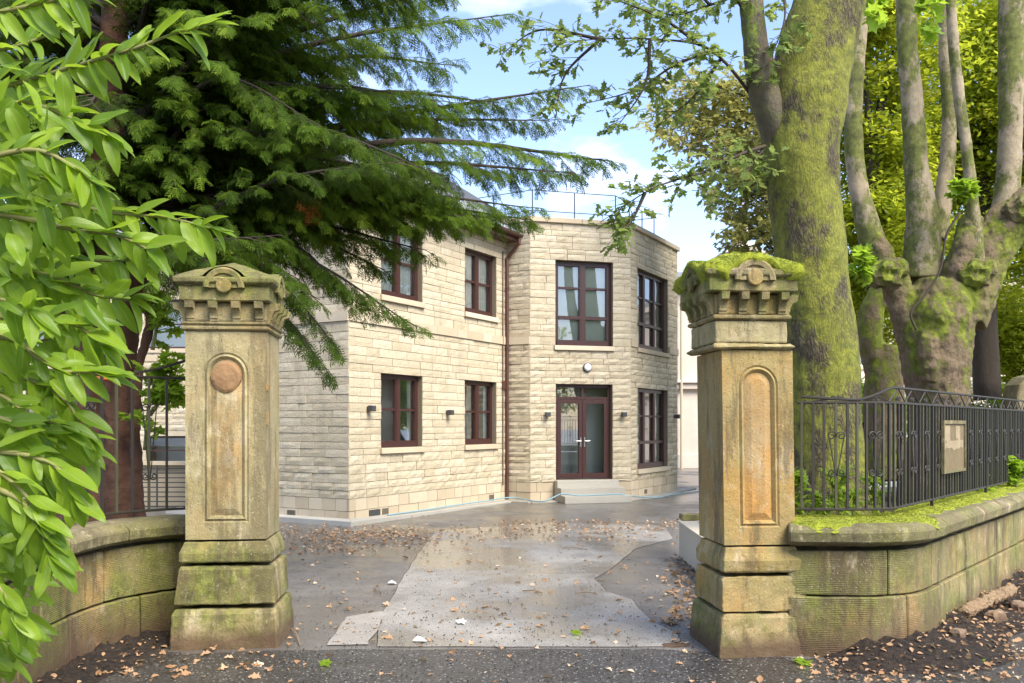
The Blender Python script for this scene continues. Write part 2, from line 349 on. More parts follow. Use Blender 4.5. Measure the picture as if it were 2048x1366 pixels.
def scatter(tv, tf, pos, axis, nrm, scale, rnd):
    """copies of a template (x across, y along axis, z normal) -> V, F, R"""
    pos, axis, nrm = map(np.asarray, (pos, axis, nrm)); y = norm(axis); x = norm(np.cross(y, nrm)); z = np.cross(x, y)
    M3 = np.stack([x, y, z], 1)                                   # rows
    V = np.einsum('kj,njc->nkc', tv, M3) * np.asarray(scale)[:, None, None] + pos[:, None, :]
    n, k = len(pos), len(tv)
    Fc = (tf[None] + (np.arange(n) * k)[:, None, None]).reshape(-1, 3)
    return V.reshape(-1, 3), Fc, np.repeat(rnd, k)
def bez(pts, n):
    """smooth polyline through points (Catmull-Rom)"""
    p = [Vector(x) for x in pts]; p = [p[0] * 2 - p[1]] + p + [p[-1] * 2 - p[-2]]; out = []
    m = len(p) - 3
    for i in range(m):
        for j in range(n):
            t = j / n; a, b, c, d = p[i:i + 4]
            out.append(.5 * ((2 * b) + (c - a) * t + (2 * a - 5 * b + 4 * c - d) * t * t + (3 * b - a - 3 * c + d) * t ** 3))
    out.append(p[-2]); return out
def lerpl(vals, n):
    out = []
    for i in range(len(vals) - 1):
        for j in range(n): out.append(vals[i] + (vals[i + 1] - vals[i]) * j / n)
    return out + [vals[-1]]
def sheet(name, pts, z, mat, kind='structure', parent=None, sub=0):
    b = MB(); b.add([(x, y, z) for x, y in pts], [tuple(range(len(pts)))], .5); o = b.build(name, mat, parent)
    if kind and not parent: tag(o, kind=kind)
    return o

# ---------------------------------------------------------------- ground
sheet('ground', [(-400, -200), (400, -200), (400, 800), (-400, 800)], -.03, 'asphalt')
sheet('driveway', [(-14, 5.2), (22, 5.2), (22, 60), (-14, 60)], 0.0, 'asphalt')
def rough_edge(pts, amp=.03, step=.12, closed=True):
    out = []; n = len(pts)
    for i in range(n):
        a, b = Vector(pts[i]), Vector(pts[(i + 1) % n]); k = max(1, int((b - a).length / step)); d = (b - a).normalized(); nn = Vector((-d.y, d.x))
        for j in range(k):
            p = a + (b - a) * j / k; out.append(tuple(p + nn * (mnoise.noise(Vector((p.x * 2.3, p.y * 2.3, 3.3))) * amp * 2)))
    return out
def G(px, py):
    Y = F * EYE / (py - HY); return ((px - CX) / F * Y, Y)
PATCH = rough_edge([G(752, 1294), G(765, 1228), G(800, 1165), G(838, 1105), G(870, 1062), G(1100, 1046), G(1330, 1050), G(1345, 1078), G(1270, 1098), G(1235, 1128), G(1190, 1158), G(1212, 1184), G(1262, 1200), G(1310, 1245), G(1352, 1268), G(1362, 1282), G(1330, 1294)], .010)
if sum(a[0] * b_[1] - b_[0] * a[1] for a, b_ in zip(PATCH, PATCH[1:] + PATCH[:1])) < 0: PATCH.reverse()
sheet('driveway_patch', PATCH, .004, 'patch')
sheet('driveway_seam', [(x + nx_ * .006, y + ny_ * .006) for x, y, nx_, ny_ in (lambda q: [(q[i][0], q[i][1], *(lambda t: (t.y, -t.x))((Vector(q[(i + 1) % len(q)]) - Vector(q[i - 1])).normalized())) for i in range(len(q))])(PATCH)], .002, 'soil')
sheet('driveway_slab', rough_edge([G(655, 1292), G(690, 1235), G(762, 1224), G(768, 1236), G(735, 1292)], .02), .008, 'slab')
sheet('road', rough_edge([(-9, -30), (14, -30), (14, 6.9), (3.6, 6.9), (2.6, 6.02), G(1420, 1305), G(1300, 1298), G(700, 1300), G(575, 1302), (-2.3, 6.3), (-3.2, 6.6), (-9, 6.6)], .02, .2), .003, 'road')

# ---------------------------------------------------------------- the house
TH = R(60); U = Vector((math.cos(TH), math.sin(TH), 0)); N_MAIN = Vector((math.sin(TH), -math.cos(TH), 0))
D_FRONT = Vector((math.cos(R(15)), math.sin(R(15)), 0)); N_FRONT = Vector((math.sin(R(15)), -math.cos(R(15)), 0))
C0 = Vector((-2.72, 14.58, 0)); LM = 5.2
C1 = C0 + U * LM; B1 = C1 + N_MAIN * .585; B2 = B1 + D_FRONT * 2.329; B3 = B2 + U * 3.06
D_END = -N_MAIN; E1 = C0 + D_END * 3.7; N_END = Vector((-U.x, -U.y, 0))
house = empty('stone_house', C0, 'two storey cream split-stone house with maroon windows and a corner glass double door', 'house')
# each wall: origin, direction, outward normal, length, openings (s0,s1,z0,z1), top
WALLS = [
    ('end', E1, -D_END, N_END, 3.7, [(.35, .85, .9, 2.3)], 5.62),
    ('main', C0, U, N_MAIN, LM, [(.853, 2.087, 1.25, 2.56), (3.54, 4.777, 1.25, 2.56), (.853, 2.087, 3.94, 5.24), (3.54, 4.777, 3.94, 5.24)], 5.62),
    ('bayl', C1, N_MAIN, -U, .585, [], 6.02),
    ('front', B1, D_FRONT, N_FRONT, 2.329, [(.585, 1.893, .46, 2.54), (.575, 1.90, 3.38, 5.23)], 6.02),
    ('bayr', B2, U, N_MAIN, 3.06, [(.382, 2.373, .65, 2.49), (.382, 2.373, 3.40, 5.20)], 6.02)]
WALLS[0] = ('end', E1, -D_END, N_END, 3.7, [], 5.62)
stones = []          # (score, verts, faces, rnd)
def stone_block(O, d, n, s0, s1, z0, z1, depth=.05, amp=.018, nx=None):
    nx = nx or max(2, min(5, int((s1 - s0) / .1))); nz = 2; g = .004; vs, fs = [], []
    s0 += g; s1 -= g; z0 += g; z1 -= g; off = random.uniform(-.006, .008)
    for k in range(nz + 1):
        for i in range(nx + 1):
            s, z = s0 + (s1 - s0) * i / nx, z0 + (z1 - z0) * k / nz; edge = i in (0, nx) or k in (0, nz)
            h = off + (random.uniform(-.2, .35) if edge else random.uniform(.1, 1.2)) * amp
            vs.append(O + d * s + Vector((0, 0, z)) + n * h)
    idx = lambda i, k: k * (nx + 1) + i
    for k in range(nz):
        for i in range(nx): fs.append((idx(i, k), idx(i + 1, k), idx(i + 1, k + 1), idx(i, k + 1)))
    base = len(vs); cs = [(s0, z0), (s1, z0), (s1, z1), (s0, z1)]
    vs += [O + d * s + Vector((0, 0, z)) - n * depth for s, z in cs]
    loop = [idx(i, 0) for i in range(nx + 1)]; fs.append(tuple([base + 1, *reversed(loop), base][::1]) if 0 else (base, base + 1, *reversed(loop)))
    loop = [idx(nx, k) for k in range(nz + 1)]; fs.append((base + 1, base + 2, *reversed(loop)))
    loop = [idx(i, nz) for i in range(nx, -1, -1)]; fs.append((base + 2, base + 3, *reversed(loop)))
    loop = [idx(0, k) for k in range(nz, -1, -1)]; fs.append((base + 3, base, *reversed(loop)))
    return vs, fs
PL, BAND0, BAND1 = .41, 3.39, 3.56
def split_intervals(a, b, cuts):
    out = [(a, b)]
    for c0, c1 in cuts:
        nw = []
        for x, y in out:
            if c1 <= x or c0 >= y: nw.append((x, y)); continue
            if c0 > x: nw.append((x, c0))
            if c1 < y: nw.append((c1, y))
        out = nw
    return [(x, y) for x, y in out if y - x > .02]
core = MB()
for tagn, O, d, n, Ln, ops, top in WALLS:
    sills = [(a - .03, b + .03, z0 - .11, z0) for a, b, z0, z1 in ops if z0 > .5 or z0 > .6]
    if tagn == 'bayr': sills = [(a - .03, b + .06, z0 - .11, z0) for a, b, z0, z1 in ops]
    if tagn == 'front': sills = [(.545, 1.93, 3.27, 3.38)]
    forced = {PL, BAND0, BAND1, top}
    for a, b, z0, z1 in ops + sills: forced |= {z0, z1}
    forced = sorted(z for z in forced if PL <= z <= top); zz = [forced[0]]
    for z in forced[1:]:
        if z - zz[-1] > .035: zz.append(z)
    for za, zb in zip(zz, zz[1:]):
        if za >= BAND0 - .01 and zb <= BAND1 + .01 and not any(a for a in ()): 
            is_band = True
        else: is_band = False
        k = max(1, round((zb - za) / (.135 if tagn != 'end' else .14)))
        hs = np.array([random.uniform(.8, 1.2) for _ in range(k)]); hs = hs / hs.sum() * (zb - za)
        if is_band: hs = [zb - za]
        z = za
        for h in hs:
            cuts = [(a, b) for a, b, q0, q1 in ops + sills if q0 < z + h - .002 and q1 > z + .002]
            for x, y in split_intervals(0, Ln, cuts):
                s = x
                while s < y - .001:
                    l = random.uniform(.24, .68) * (1.35 if is_band else 1)
                    if y - s - l < .14: l = y - s
                    e = min(y, s + l); mid = O + d * ((s + e) / 2)
                    if is_band: stones.append(('band', 0, *stone_block(O, d, n, s, e, z, z + h, amp=.0), O, d, n, s, e, z, z + h))
                    else:
                        vs, fs = stone_block(O, d, n, s, e, z, z + h, amp=(.022 if z < 3.3 else .014) if tagn in ('front', 'bayr', 'bayl') else (.007 if z > 1.1 else .015))
                        facing = abs(n.dot(mid.normalized())); px = CX + F * mid.x / mid.y
                        sc_ = (e - s) * h / mid.length ** 2 * facing * (1 if px > 560 else .01)
                        if z > 3.4 and px < 760: sc_ *= .1
                        stones.append(('stone', sc_, vs, fs))
                    s = e
            z += h
    # plinth: two courses of smooth blocks, 15 mm proud
    for z0, z1 in ((.0, .205), (.205, PL)):
        cuts = [(.53, 1.95)] if tagn == 'front' and z1 > .1 else []
        for x, y in split_intervals(0, Ln, cuts):
            s = x - (random.uniform(0, .2) if x == 0 else 0)
            while s < y - .001:
                e = min(y, s + .30)
                if y - e < .1: e = y
                stones.append(('plinth', 0, *stone_block(O, d, n, max(s, x), e, z0, z1, amp=.0)))
                s = e
    # backing with openings
    ss = sorted({0, Ln, *[a for o in ops for a in o[:2]]}); zs = sorted({0, top, *[a for o in ops for a in o[2:]]})
    for s0, s1 in zip(ss, ss[1:]):
        for z0, z1 in zip(zs, zs[1:]):
            if any(a <= s0 + 1e-6 and s1 <= b + 1e-6 and q0 <= z0 + 1e-6 and z1 <= q1 + 1e-6 for a, b, q0, q1 in ops): continue
            q = [O + d * s + Vector((0, 0, z)) - n * .022 for s, z in ((s0, z0), (s1, z0), (s1, z1), (s0, z1))]
            core.add(q, [(0, 1, 2, 3)], .5)
    for a, b, q0, q1 in ops:              # reveals
        c = [(a, q0), (b, q0), (b, q1), (a, q1)]
        for i in range(4):
            (sa, za), (sb, zb) = c[i], c[(i + 1) % 4]
            A, Bq = O + d * sa + Vector((0, 0, za)), O + d * sb + Vector((0, 0, zb))
            core.add([A - n * .012, Bq - n * .012, Bq - n * .24, A - n * .24], [(3, 2, 1, 0)], .5)
core.build('wall', 'mortar', house)
rough = sorted([s for s in stones if s[0] == 'stone'], key=lambda s: -s[1])
for s in rough[:300]:
    b = MB(); b.add(s[2], s[3]); b.build('stone', 'house', house)
b = MB()
for s in rough[300:]: b.add(s[2], s[3])
b.build('stonework', 'house', house)['kind'] = 'stuff'
for s in stones:
    if s[0] == 'plinth': b = MB(); b.add(s[2], s[3]); b.build('plinth_block', 'smooth', house)
    if s[0] == 'band':
        O, d, n, s0, s1, z0, z1 = s[4:]; b = MB(); g = .003
        A = [O + d * x + n * y + Vector((0, 0, z)) for z in (z0 + g, z1 - g) for x, y in ((s0 + g, -.05), (s1 - g, -.05), (s1 - g, .035), (s0 + g, .035))]
        b.hexa(A); b.build('band_stone', 'smooth', house)
def wbox(b, O, d, n, s0, s1, z0, z1, y0, y1, r=None):   # box in wall coordinates, y outward
    b.hexa([O + d * x + n * y + Vector((0, 0, z)) for z in (z0, z1) for x, y in ((s0, y0), (s1, y0), (s1, y1), (s0, y1))], r)
def window(O, d, n, op, cols, rows, bars_thick=(), rec=-.11, curtain='side', sill=True, name='window', f=.055, glass='glass'):
    s0, s1, z0, z1 = op; b = MB()
    wbox(b, O, d, n, s0, s0 + f, z0, z1, rec - .07, rec); wbox(b, O, d, n, s1 - f, s1, z0, z1, rec - .07, rec)
    wbox(b, O, d, n, s0 + f, s1 - f, z1 - f, z1, rec - .07, rec); wbox(b, O, d, n, s0 + f, s1 - f, z0, z0 + f + .03, rec - .07, rec + .03)
    wr = b.build(name, 'maroon', house)
    xs = [s0 + f + (s1 - s0 - 2 * f) * i / cols for i in range(cols + 1)] if isinstance(cols, int) else cols
    zs = rows; bar = .022
    for x in xs[1:-1]:
        b = MB(); wbox(b, O, d, n, x - .04, x + .04, z0 + f + .03, z1 - f, rec - .06, rec + .012); b.build('mullion', 'maroon', wr)
    for i, z in enumerate(zs[1:-1]):
        t = .035 if i in bars_thick else bar
        for xa, xb in zip(xs, xs[1:]):
            b = MB(); wbox(b, O, d, n, xa + .04, xb - .04, z - t, z + t, rec - .05, rec + (.01 if t > .03 else -.004)); b.build('glazing_bar', 'maroon', wr)
    for i, (xa, xb) in enumerate(zip(xs, xs[1:])):
        b = MB(); c0, c1 = xa + (.04 if i else 0), xb - (.04 if i < len(xs) - 2 else 0); e = .03     # casement frame
        for q in ((c0, c0 + e, z0 + f + .03, z1 - f), (c1 - e, c1, z0 + f + .03, z1 - f), (c0 + e, c1 - e, z1 - f - e, z1 - f), (c0 + e, c1 - e, z0 + f + .03, z0 + f + .03 + e)):
            wbox(b, O, d, n, *q, rec - .055, rec + .006)
        b.build('casement', 'maroon', wr)
    for xa, xb in zip(xs, xs[1:]):
        for za, zb in zip(zs, zs[1:]):
            b = MB(); tl = random.uniform(-.0015, .0015)
            q = [O + d * x + n * (rec - .045 + t) + Vector((0, 0, z)) for x, z, t in ((xa, za, 0), (xb, za, tl), (xb, zb, tl), (xa, zb, 0))]
            b.add(q, [(0, 1, 2, 3)]); b.build('pane', glass, wr)
    if sill:
        b = MB(); b.hexa([O + d * x + n * y + Vector((0, 0, z)) for z, yo in ((z0 - .105, .06), (z0 - .004, .05)) for x, y in ((s0 - .03, -.11), (s1 + .03, -.11), (s1 + .03, yo), (s0 - .03, yo))])
        bevel(b.build('window_sill', 'smooth', wr), .008)
    b = MB(); y0, y1 = -.242, -.62                                         # room behind
    c = lambda x, y, z: O + d * x + n * y + Vector((0, 0, z)); a0, a1, h0, h1 = s0 - .03, s1 + .03, z0 - .35, z1 + .25
    b.add([c(a0, y0, h0), c(a1, y0, h0), c(a1, y0, h1), c(a0, y0, h1), c(a0, y1, h0), c(a1, y1, h0), c(a1, y1, h1), c(a0, y1, h1)], [(4, 5, 6, 7), (0, 4, 7, 3), (1, 2, 6, 5), (3, 7, 6, 2), (0, 1, 5, 4)], .5)
    b.build('room', 'room', wr)
    if curtain == 'blind':
        b = MB(); b.add([c(s0, -.23, z0), c(s1, -.23, z0), c(s1, -.23, z1), c(s0, -.23, z1)], [(0, 1, 2, 3)], .5); b.build('blind', 'blindmat', wr)  # added sheet, its flat colour stands in for the reflection on the panes
    elif curtain:
        sp = {'side': [(s0 + .04, s0 + .2), (s1 - .2, s1 - .04)], 'full': [(s0, s1)], 'right': [(s1 - .2, s1)]}[curtain]
        for ca, cb in sp:
            k = int((cb - ca) / .02) + 2; b = MB(); vs = []
            for i in range(k):
                s = ca + (cb - ca) * i / (k - 1); y = -.215 - .016 * math.sin(i * 1.3) - .012 * math.sin(i * .37)
                vs += [c(s, y, z0), c(s, y, z1)]
            b.add(vs, [(2 * i, 2 * i + 2, 2 * i + 3, 2 * i + 1) for i in range(k - 1)], .5); b.build('curtain', 'curtain', wr, smooth=True)
    return wr
W = {w_[0]: w_ for w_ in WALLS}
_, O, d, n, _, ops, _ = W['main']
for i, op in enumerate(ops):
    z0, z1 = op[2:]; window(O, d, n, op, 2, [z0 + .085, (z0 + z1) / 2 + .02, z1 - .055], curtain=('right', 'side', 'full', 'full')[i], glass='glass_r' if i == 0 else 'glass')
_, O, d, n, _, ops, _ = W['front']
op = ops[1]; window(O, d, n, op, 2, [op[2] + .085, op[2] + .62, op[2] + 1.27, op[3] - .055], bars_thick=(0,), rec=-.13, curtain='blind', f=.07)
s0, s1, z0, z1 = ops[0]; rec = -.13
# double door
door = MB()
for q in ((s0, s0 + .07, z0, z1), (s1 - .07, s1, z0, z1), (s0 + .07, s1 - .07, z1 - .07, z1), (s0 + .07, s1 - .07, z1 - .33, z1 - .27)): wbox(door, O, d, n, *q, rec - .08, rec)
door = door.build('door', 'maroon', house); sm = (s0 + s1) / 2
b = MB(); wbox(b, O, d, n, sm - .03, sm + .03, z1 - .27, z1 - .07, rec - .06, rec); b.build('mullion', 'maroon', door)
for a, c_, sg in ((s0 + .07, sm - .004, 1), (sm + .004, s1 - .07, -1)):
    t = .085; b = MB(); q0, q1 = z0 + .02, z1 - .335
    for q in ((a, a + t, q0, q1), (c_ - t, c_, q0, q1), (a + t, c_ - t, q1 - t, q1), (a + t, c_ - t, q0, q0 + t + .03)): wbox(b, O, d, n, *q, rec - .06, rec + .008)
    b.build('door_leaf', 'maroon', door)
    b = MB(); q = [O + d * x + n * (rec - .03) + Vector((0, 0, z)) for x, z in ((a + t, q0 + t), (c_ - t, q0 + t), (c_ - t, q1 - t), (a + t, q1 - t))]; b.add(q, [(0, 1, 2, 3)]); b.build('pane', 'glass', door)
    b = MB(); q = [O + d * x + n * (rec - .03) + Vector((0, 0, z)) for x, z in ((a, z1 - .27), (c_, z1 - .27), (c_, z1 - .07), (a, z1 - .07))]; b.add(q, [(0, 1, 2, 3)]); b.build('pane', 'glass', door)
    x = (c_ - t / 2) if sg == 1 else (a + t / 2); b = MB(); wbox(b, O, d, n, x - .014, x + .014, 1.17, 1.38, rec + .008, rec + .016)
    pp = O + d * x + n * (rec + .05) + Vector((0, 0, 1.30)); b.tube([pp - n * .035, pp, pp + d * (-.11 * sg)], .009, 8); b.build('handle', 'chrome', door, smooth=False)
b = MB(); c = lambda x, y, z: O + d * x + n * y + Vector((0, 0, z)); a0, a1, h0, h1 = s0 - .1, s1 + .1, z0 - .02, z1 + .3; y0, y1 = -.242, -.6
b.add([c(a0, y0, h0), c(a1, y0, h0), c(a1, y0, h1), c(a0, y0, h1), c(a0, y1, h0), c(a1, y1, h0), c(a1, y1, h1), c(a0, y1, h1)], [(4, 5, 6, 7), (0, 4, 7, 3), (1, 2, 6, 5), (3, 7, 6, 2), (0, 1, 5, 4)], .5)
b.build('hallway', 'room', door)
# door steps
for i, (xa, xb, zt, yo) in enumerate(((.545, 1.96, .455, .22), (.545, 2.0, .31, .46), (.545, 2.04, .155, .74))):
    b = MB(); wbox(b, O, d, n, xa, xb, (.0 if i == 2 else zt - .165 + .0), zt, -.2, yo); bevel(b.build('door_step', 'concrete', house), .01)
_, O, d, n, _, ops, _ = W['bayr']
for op in ops:
    zl, zh = op[2] + .085, op[3] - .055; h = zh - zl
    window(O, d, n, op, [op[0] + .055, op[0] + .66, op[0] + 1.33, op[1] - .055], [zl, zl + h * .30, zl + h * .66, zh], bars_thick=(0,), curtain='side')
# coping on the bay parapet, inner parapet, flat roof
bay = [C1 - U * .0 , B1, B2, B3]
def offs(O, n, k): return O + n * k
def mitre(pts, nrms, k):
    out = []
    for i, p in enumerate(pts):
        a = nrms[max(i - 1, 0)]; b_ = nrms[min(i, len(nrms) - 1)]; m = (a + b_); m = m / (m.length ** 2) * 2 if m.length > .01 else a; out.append(p + m * k)
    return out
BN = [-U, N_FRONT, N_MAIN]
BACK = B3 - N_MAIN * 3.2; C1b = C1 - N_MAIN * 2.6
bpts = [C1b, B1, B2, B3, BACK]; bn = [-U, N_FRONT, N_MAIN, U]
outer, inner = mitre(bpts, bn, .06), mitre(bpts, bn, -.26)
for i in range(4):
    segs = max(1, round((bpts[i + 1] - bpts[i]).length / 1.1))
    for j in range(segs):
        f0, f1 = j / segs, (j + 1) / segs; g = .003
        a, b_ = outer[i].lerp(outer[i + 1], f0), outer[i].lerp(outer[i + 1], f1); c_, e = inner[i].lerp(inner[i + 1], f1), inner[i].lerp(inner[i + 1], f0)
        dd = (b_ - a).normalized() * g; q = [a + dd, b_ - dd, c_ - dd, e + dd]
        b = MB(); b.hexa([p + Vector((0, 0, 6.022)) for p in q] + [p + Vector((0, 0, 6.135)) for p in q]); bevel(b.build('coping_stone', 'smooth', house), .012)
b = MB()   # far side walls of the bay block and its flat roof
for a, c_ in ((B3, BACK), (C1b, C1)):
    b.add([a, c_, c_ + Vector((0, 0, 6.02)), a + Vector((0, 0, 6.02))], [(0, 1, 2, 3)], .4)
b.add([p + Vector((0, 0, 5.9)) for p in inner], [(0, 1, 2, 3, 4)], .4)
bk = E1 - N_END * 0 - N_MAIN * 0
b.add([BACK, BACK - U * 8, BACK - U * 8 + Vector((0, 0, 5.6)), BACK + Vector((0, 0, 6.02))], [(0, 1, 2, 3)], .4)
b.build('rear_wall', 'house', house)
# roof railing
rp = mitre(bpts, bn, -.45); railr = tag(empty('roof_railing', rp[2] + Vector((0, 0, 5.9)), 'thin black safety railing on top of the flat corner roof', 'railing'))
zt = 6.83
for i in range(4):
    k = (3, 2, 3, 2)[i]
    for j in range(k + (1 if i == 3 else 0)):
        p = rp[i].lerp(rp[i + 1], j / k); b = MB(); b.tube([p + Vector((0, 0, 5.9)), p + Vector((0, 0, zt))], .014, 6); b.build('post', 'dark', railr)
    for z in (zt, 6.38):
        b = MB(); b.tube([rp[i] + Vector((0, 0, z)), rp[i + 1] + Vector((0, 0, z))], .010, 6); b.build('rail', 'dark', railr)
# eaves: soffit, fascia, gutter, roof
ez = 5.62; eo = .32
ea, eb = C0 + N_MAIN * eo + N_END * eo, C1 + N_MAIN * eo - U * .02
ec = E1 + N_END * eo
def quadbox(b, p0, p1, inn, z0, z1, th): b.hexa([p0 + Vector((0, 0, z0)), p1 + Vector((0, 0, z0)), p1 + inn * th + Vector((0, 0, z0)), p0 + inn * th + Vector((0, 0, z0)), p0 + Vector((0, 0, z1)), p1 + Vector((0, 0, z1)), p1 + inn * th + Vector((0, 0, z1)), p0 + inn * th + Vector((0, 0, z1))])
for p0, p1, inn in ((ea, eb, -N_MAIN), (ec, ea, -N_END)):
    b = MB(); quadbox(b, p0, p1, inn, ez - .02, ez + .15, .03); b.build('fascia', 'brown', house)
    b = MB(); quadbox(b, p0 + inn * .03, p1 + inn * .03, inn, ez - .015, ez + .005, .45); b.build('soffit', 'brown', house)
    b = MB(); out = -inn; vs = []; K = 8
    for p in (p0, p1):
        for k in range(K + 1):
            q = math.pi * k / K; vs.append(p + out * (.06 - .055 * math.cos(q)) + Vector((0, 0, ez + .12 - .06 * math.sin(q))))
    b.add(vs, [(k, k + 1, K + 2 + k, K + 1 + k) for k in range(K)]); g = b.build('gutter', 'brown', house, smooth=True)
    s_ = g.modifiers.new('thickness', 'SOLIDIFY'); s_.thickness = .006
sl = math.tan(R(33)); ridge = 3.2
def rp3(p, inn, t): return p + inn * t + Vector((0, 0, ez + .17 + t * sl))
b = MB(); far = ea - N_MAIN * ridge - N_END * ridge
R1 = Vector((far.x, far.y, ez + .17 + ridge * sl)); R2 = rp3(eb, -N_MAIN, ridge)
b.add([ea + Vector((0, 0, ez + .16)), eb + Vector((0, 0, ez + .16)), R2, R1], [(0, 1, 2, 3)], .3)
b.add([ec + Vector((0, 0, ez + .16)), ea + Vector((0, 0, ez + .16)), R1], [(0, 1, 2)], .3)
b.add([ec + Vector((0, 0, ez + .16)), R1, R2, E1 - N_END * 6 - N_MAIN * 3 + Vector((0, 0, ez))], [(0, 1, 2, 3)], .3)
b.build('roof', 'slate', house)
b = MB(); b.box((0, 0, 0), (.29, .30, .008), .5); slate_me = None
cnt = 0
for row in range(14):
    t0 = row * .17; Lr = (eb - ea).length
    k0 = t0; x = k0 + (.15 if row % 2 else 0)
    while x < Lr - .05 and cnt < 290:
        p = ea + U * (x + .15) + (-N_MAIN) * (t0 + .12) + Vector((0, 0, ez + .19 + (t0 + .12) * sl + random.uniform(0, .004)))
        if x > 1.6:
            if slate_me is None:
                bb = MB(); bb.box((0, 0, 0), (.292, .27, .009), .5); o = bb.build('slate', 'slate', house, origin=(0, 0, 0)); slate_me = o.data
                meshes = [slate_me]
                for rr in (.1, .35, .8, .95):
                    m2 = slate_me.copy(); m2.attributes['rnd'].data.foreach_set('value', np.full(8, rr, np.float32)); meshes.append(m2)
            else: o = bpy.data.objects.new('slate', random.choice(meshes)); col.objects.link(o); o.parent = house
            xa = U; ya = (-N_MAIN + Vector((0, 0, sl))).normalized(); za = xa.cross(ya)
            mt = Matrix((xa, ya, za)).transposed().to_4x4() @ Matrix.Rotation(R(2.2), 4, 'X'); mt.translation = p - C0; o.matrix_local = mt; cnt += 1
        x += .30
# lead flashing where the roof meets the bay
b = MB(); A = C1 + N_MAIN * eo; b.add([A - U * .02 + Vector((0, 0, ez + .2)), A - U * .02 - N_MAIN * 2.4 + Vector((0, 0, ez + .2 + 2.4 * sl)), A - U * .02 - N_MAIN * 2.4 + Vector((0, 0, ez + .4 + 2.4 * sl)), A - U * .02 + Vector((0, 0, ez + .4))], [(0, 1, 2, 3)], .2)
b.build('lead_flashing', 'slate', house)
# downpipe, lamps, vents
dp = C1 + N_MAIN * .06 - U * .07
b = MB(); gt = C1 + N_MAIN * (eo + .05) - U * .09
b.tube([gt + Vector((0, 0, ez + .08)), gt + Vector((0, 0, ez - .06)), dp + Vector((0, 0, ez - .35)), dp + Vector((0, 0, ez - .5)), dp + Vector((0, 0, .04))], .036, 10)
pipe = b.build('drainpipe', 'brown', house)
for z in (.6, 2.1, 3.3, 4.6): b = MB(); b.tube([dp + Vector((0, 0, z)), dp + Vector((0, 0, z + .06))], .046, 10); b.build('pipe_clip', 'brown', pipe)
b = MB(); d2 = C1 - U * .20 + N_MAIN * .03; b.tube([d2 + Vector((0, 0, 5.4)), d2 + Vector((0, 0, .35))], .012, 6); b.build('cable', 'brown', house)
def wall_at(wn_, px):
    _, O, d, n, Ln, _, _ = W[wn_]; t = (px - CX) / F; s = (t * O.y - O.x) / (d.x - t * d.y); return O, d, n, s
def wall_pt(wn_, px, py, out=.03):
    O, d, n, s = wall_at(wn_, px); p = O + d * s; return O, d, n, s, EYE + (HY - py) / F * p.y
lamps = [('main', 735, 817, 'dark box lamp left of the big lower window near the house corner'), ('main', 893, 825, 'dark box lamp between the two lower windows of the long wall'), ('front', 1093, 829, 'dark box lamp on the wall left of the glass door'), ('front', 1245, 829, 'dark box lamp on the wall right of the glass door'), ('bayr', 1348, 833, 'dark box lamp at the far end beyond the tall lower window')]
for wn_, px, py, lb in lamps:
    O, d, n, s, z = wall_pt(wn_, px, py); lr = empty('wall_lamp', O + d * s + Vector((0, 0, z - .05)), lb, 'lamp', 'box lamps along the ground floor')
    b = MB(); wbox(b, O, d, n, s - .05, s + .05, z - .05, z + .05, .045, .15); bevel(b.build('lamp_housing', 'dark', lr), .004)
    b = MB(); wbox(b, O, d, n, s - .035, s + .035, z - .035, z + .035, .0, .045); b.build('bracket', 'dark', lr)
    b = MB(); wbox(b, O, d, n, s - .035, s + .035, z + .0505, z + .054, .06, .135); b.build('lens', 'white', lr)
O, d, n, s, z = wall_pt('front', 1174, 735); lr = empty('round_lamp', O + d * s + Vector((0, 0, z - .1)), 'round white bulkhead lamp on the wall above the glass door', 'lamp')
b = MB(); c0 = O + d * s + Vector((0, 0, z)); b.tube([c0, c0 + n * .05], .098, 24); b.build('rim', 'dark', lr)
b = MB(); b.tube([c0 + n * .05, c0 + n * .075, c0 + n * .09, c0 + n * .096], [.085, .078, .05, .01], 24); b.build('diffuser', 'white', lr, smooth=True)
O, d, n, s, z = wall_pt('main', 1006, 770); b = MB(); wbox(b, O, d, n, s - .07, s + .07, z - .09, z + .09, .01, .05); bevel(b.build('vent_cover', 'brown', house), .01)
O, d, n = W['main'][1:4]
for wn_, px, py, w_, h_, m_ in (('main', 749, 1027, .30, .13, 'dark'), ('main', 770, 1025, .18, .13, 'mortar'), ('end', 583, 1023, .19, .1, 'mortar'), ('main', 983, 995, .18, .1, 'mortar'), ('bayr', 1291, 985, .16, .1, 'mortar')):
    O, d, n, s, z = wall_pt(wn_, px, py); z = .12; b = MB(); wbox(b, O, d, n, s - w_ / 2, s + w_ / 2, z - h_ / 2, z + h_ / 2, -.01, .012); v = b.build('air_brick', m_, house)
    if m_ != 'dark':
        for k in range(4):
            b = MB(); zz_ = z - h_ / 2 + h_ * (k + .5) / 4; wbox(b, O, d, n, s - w_ * .42, s + w_ * .42, zz_ - .004, zz_ + .004, .012, .016); b.build('slot', 'dark', v)
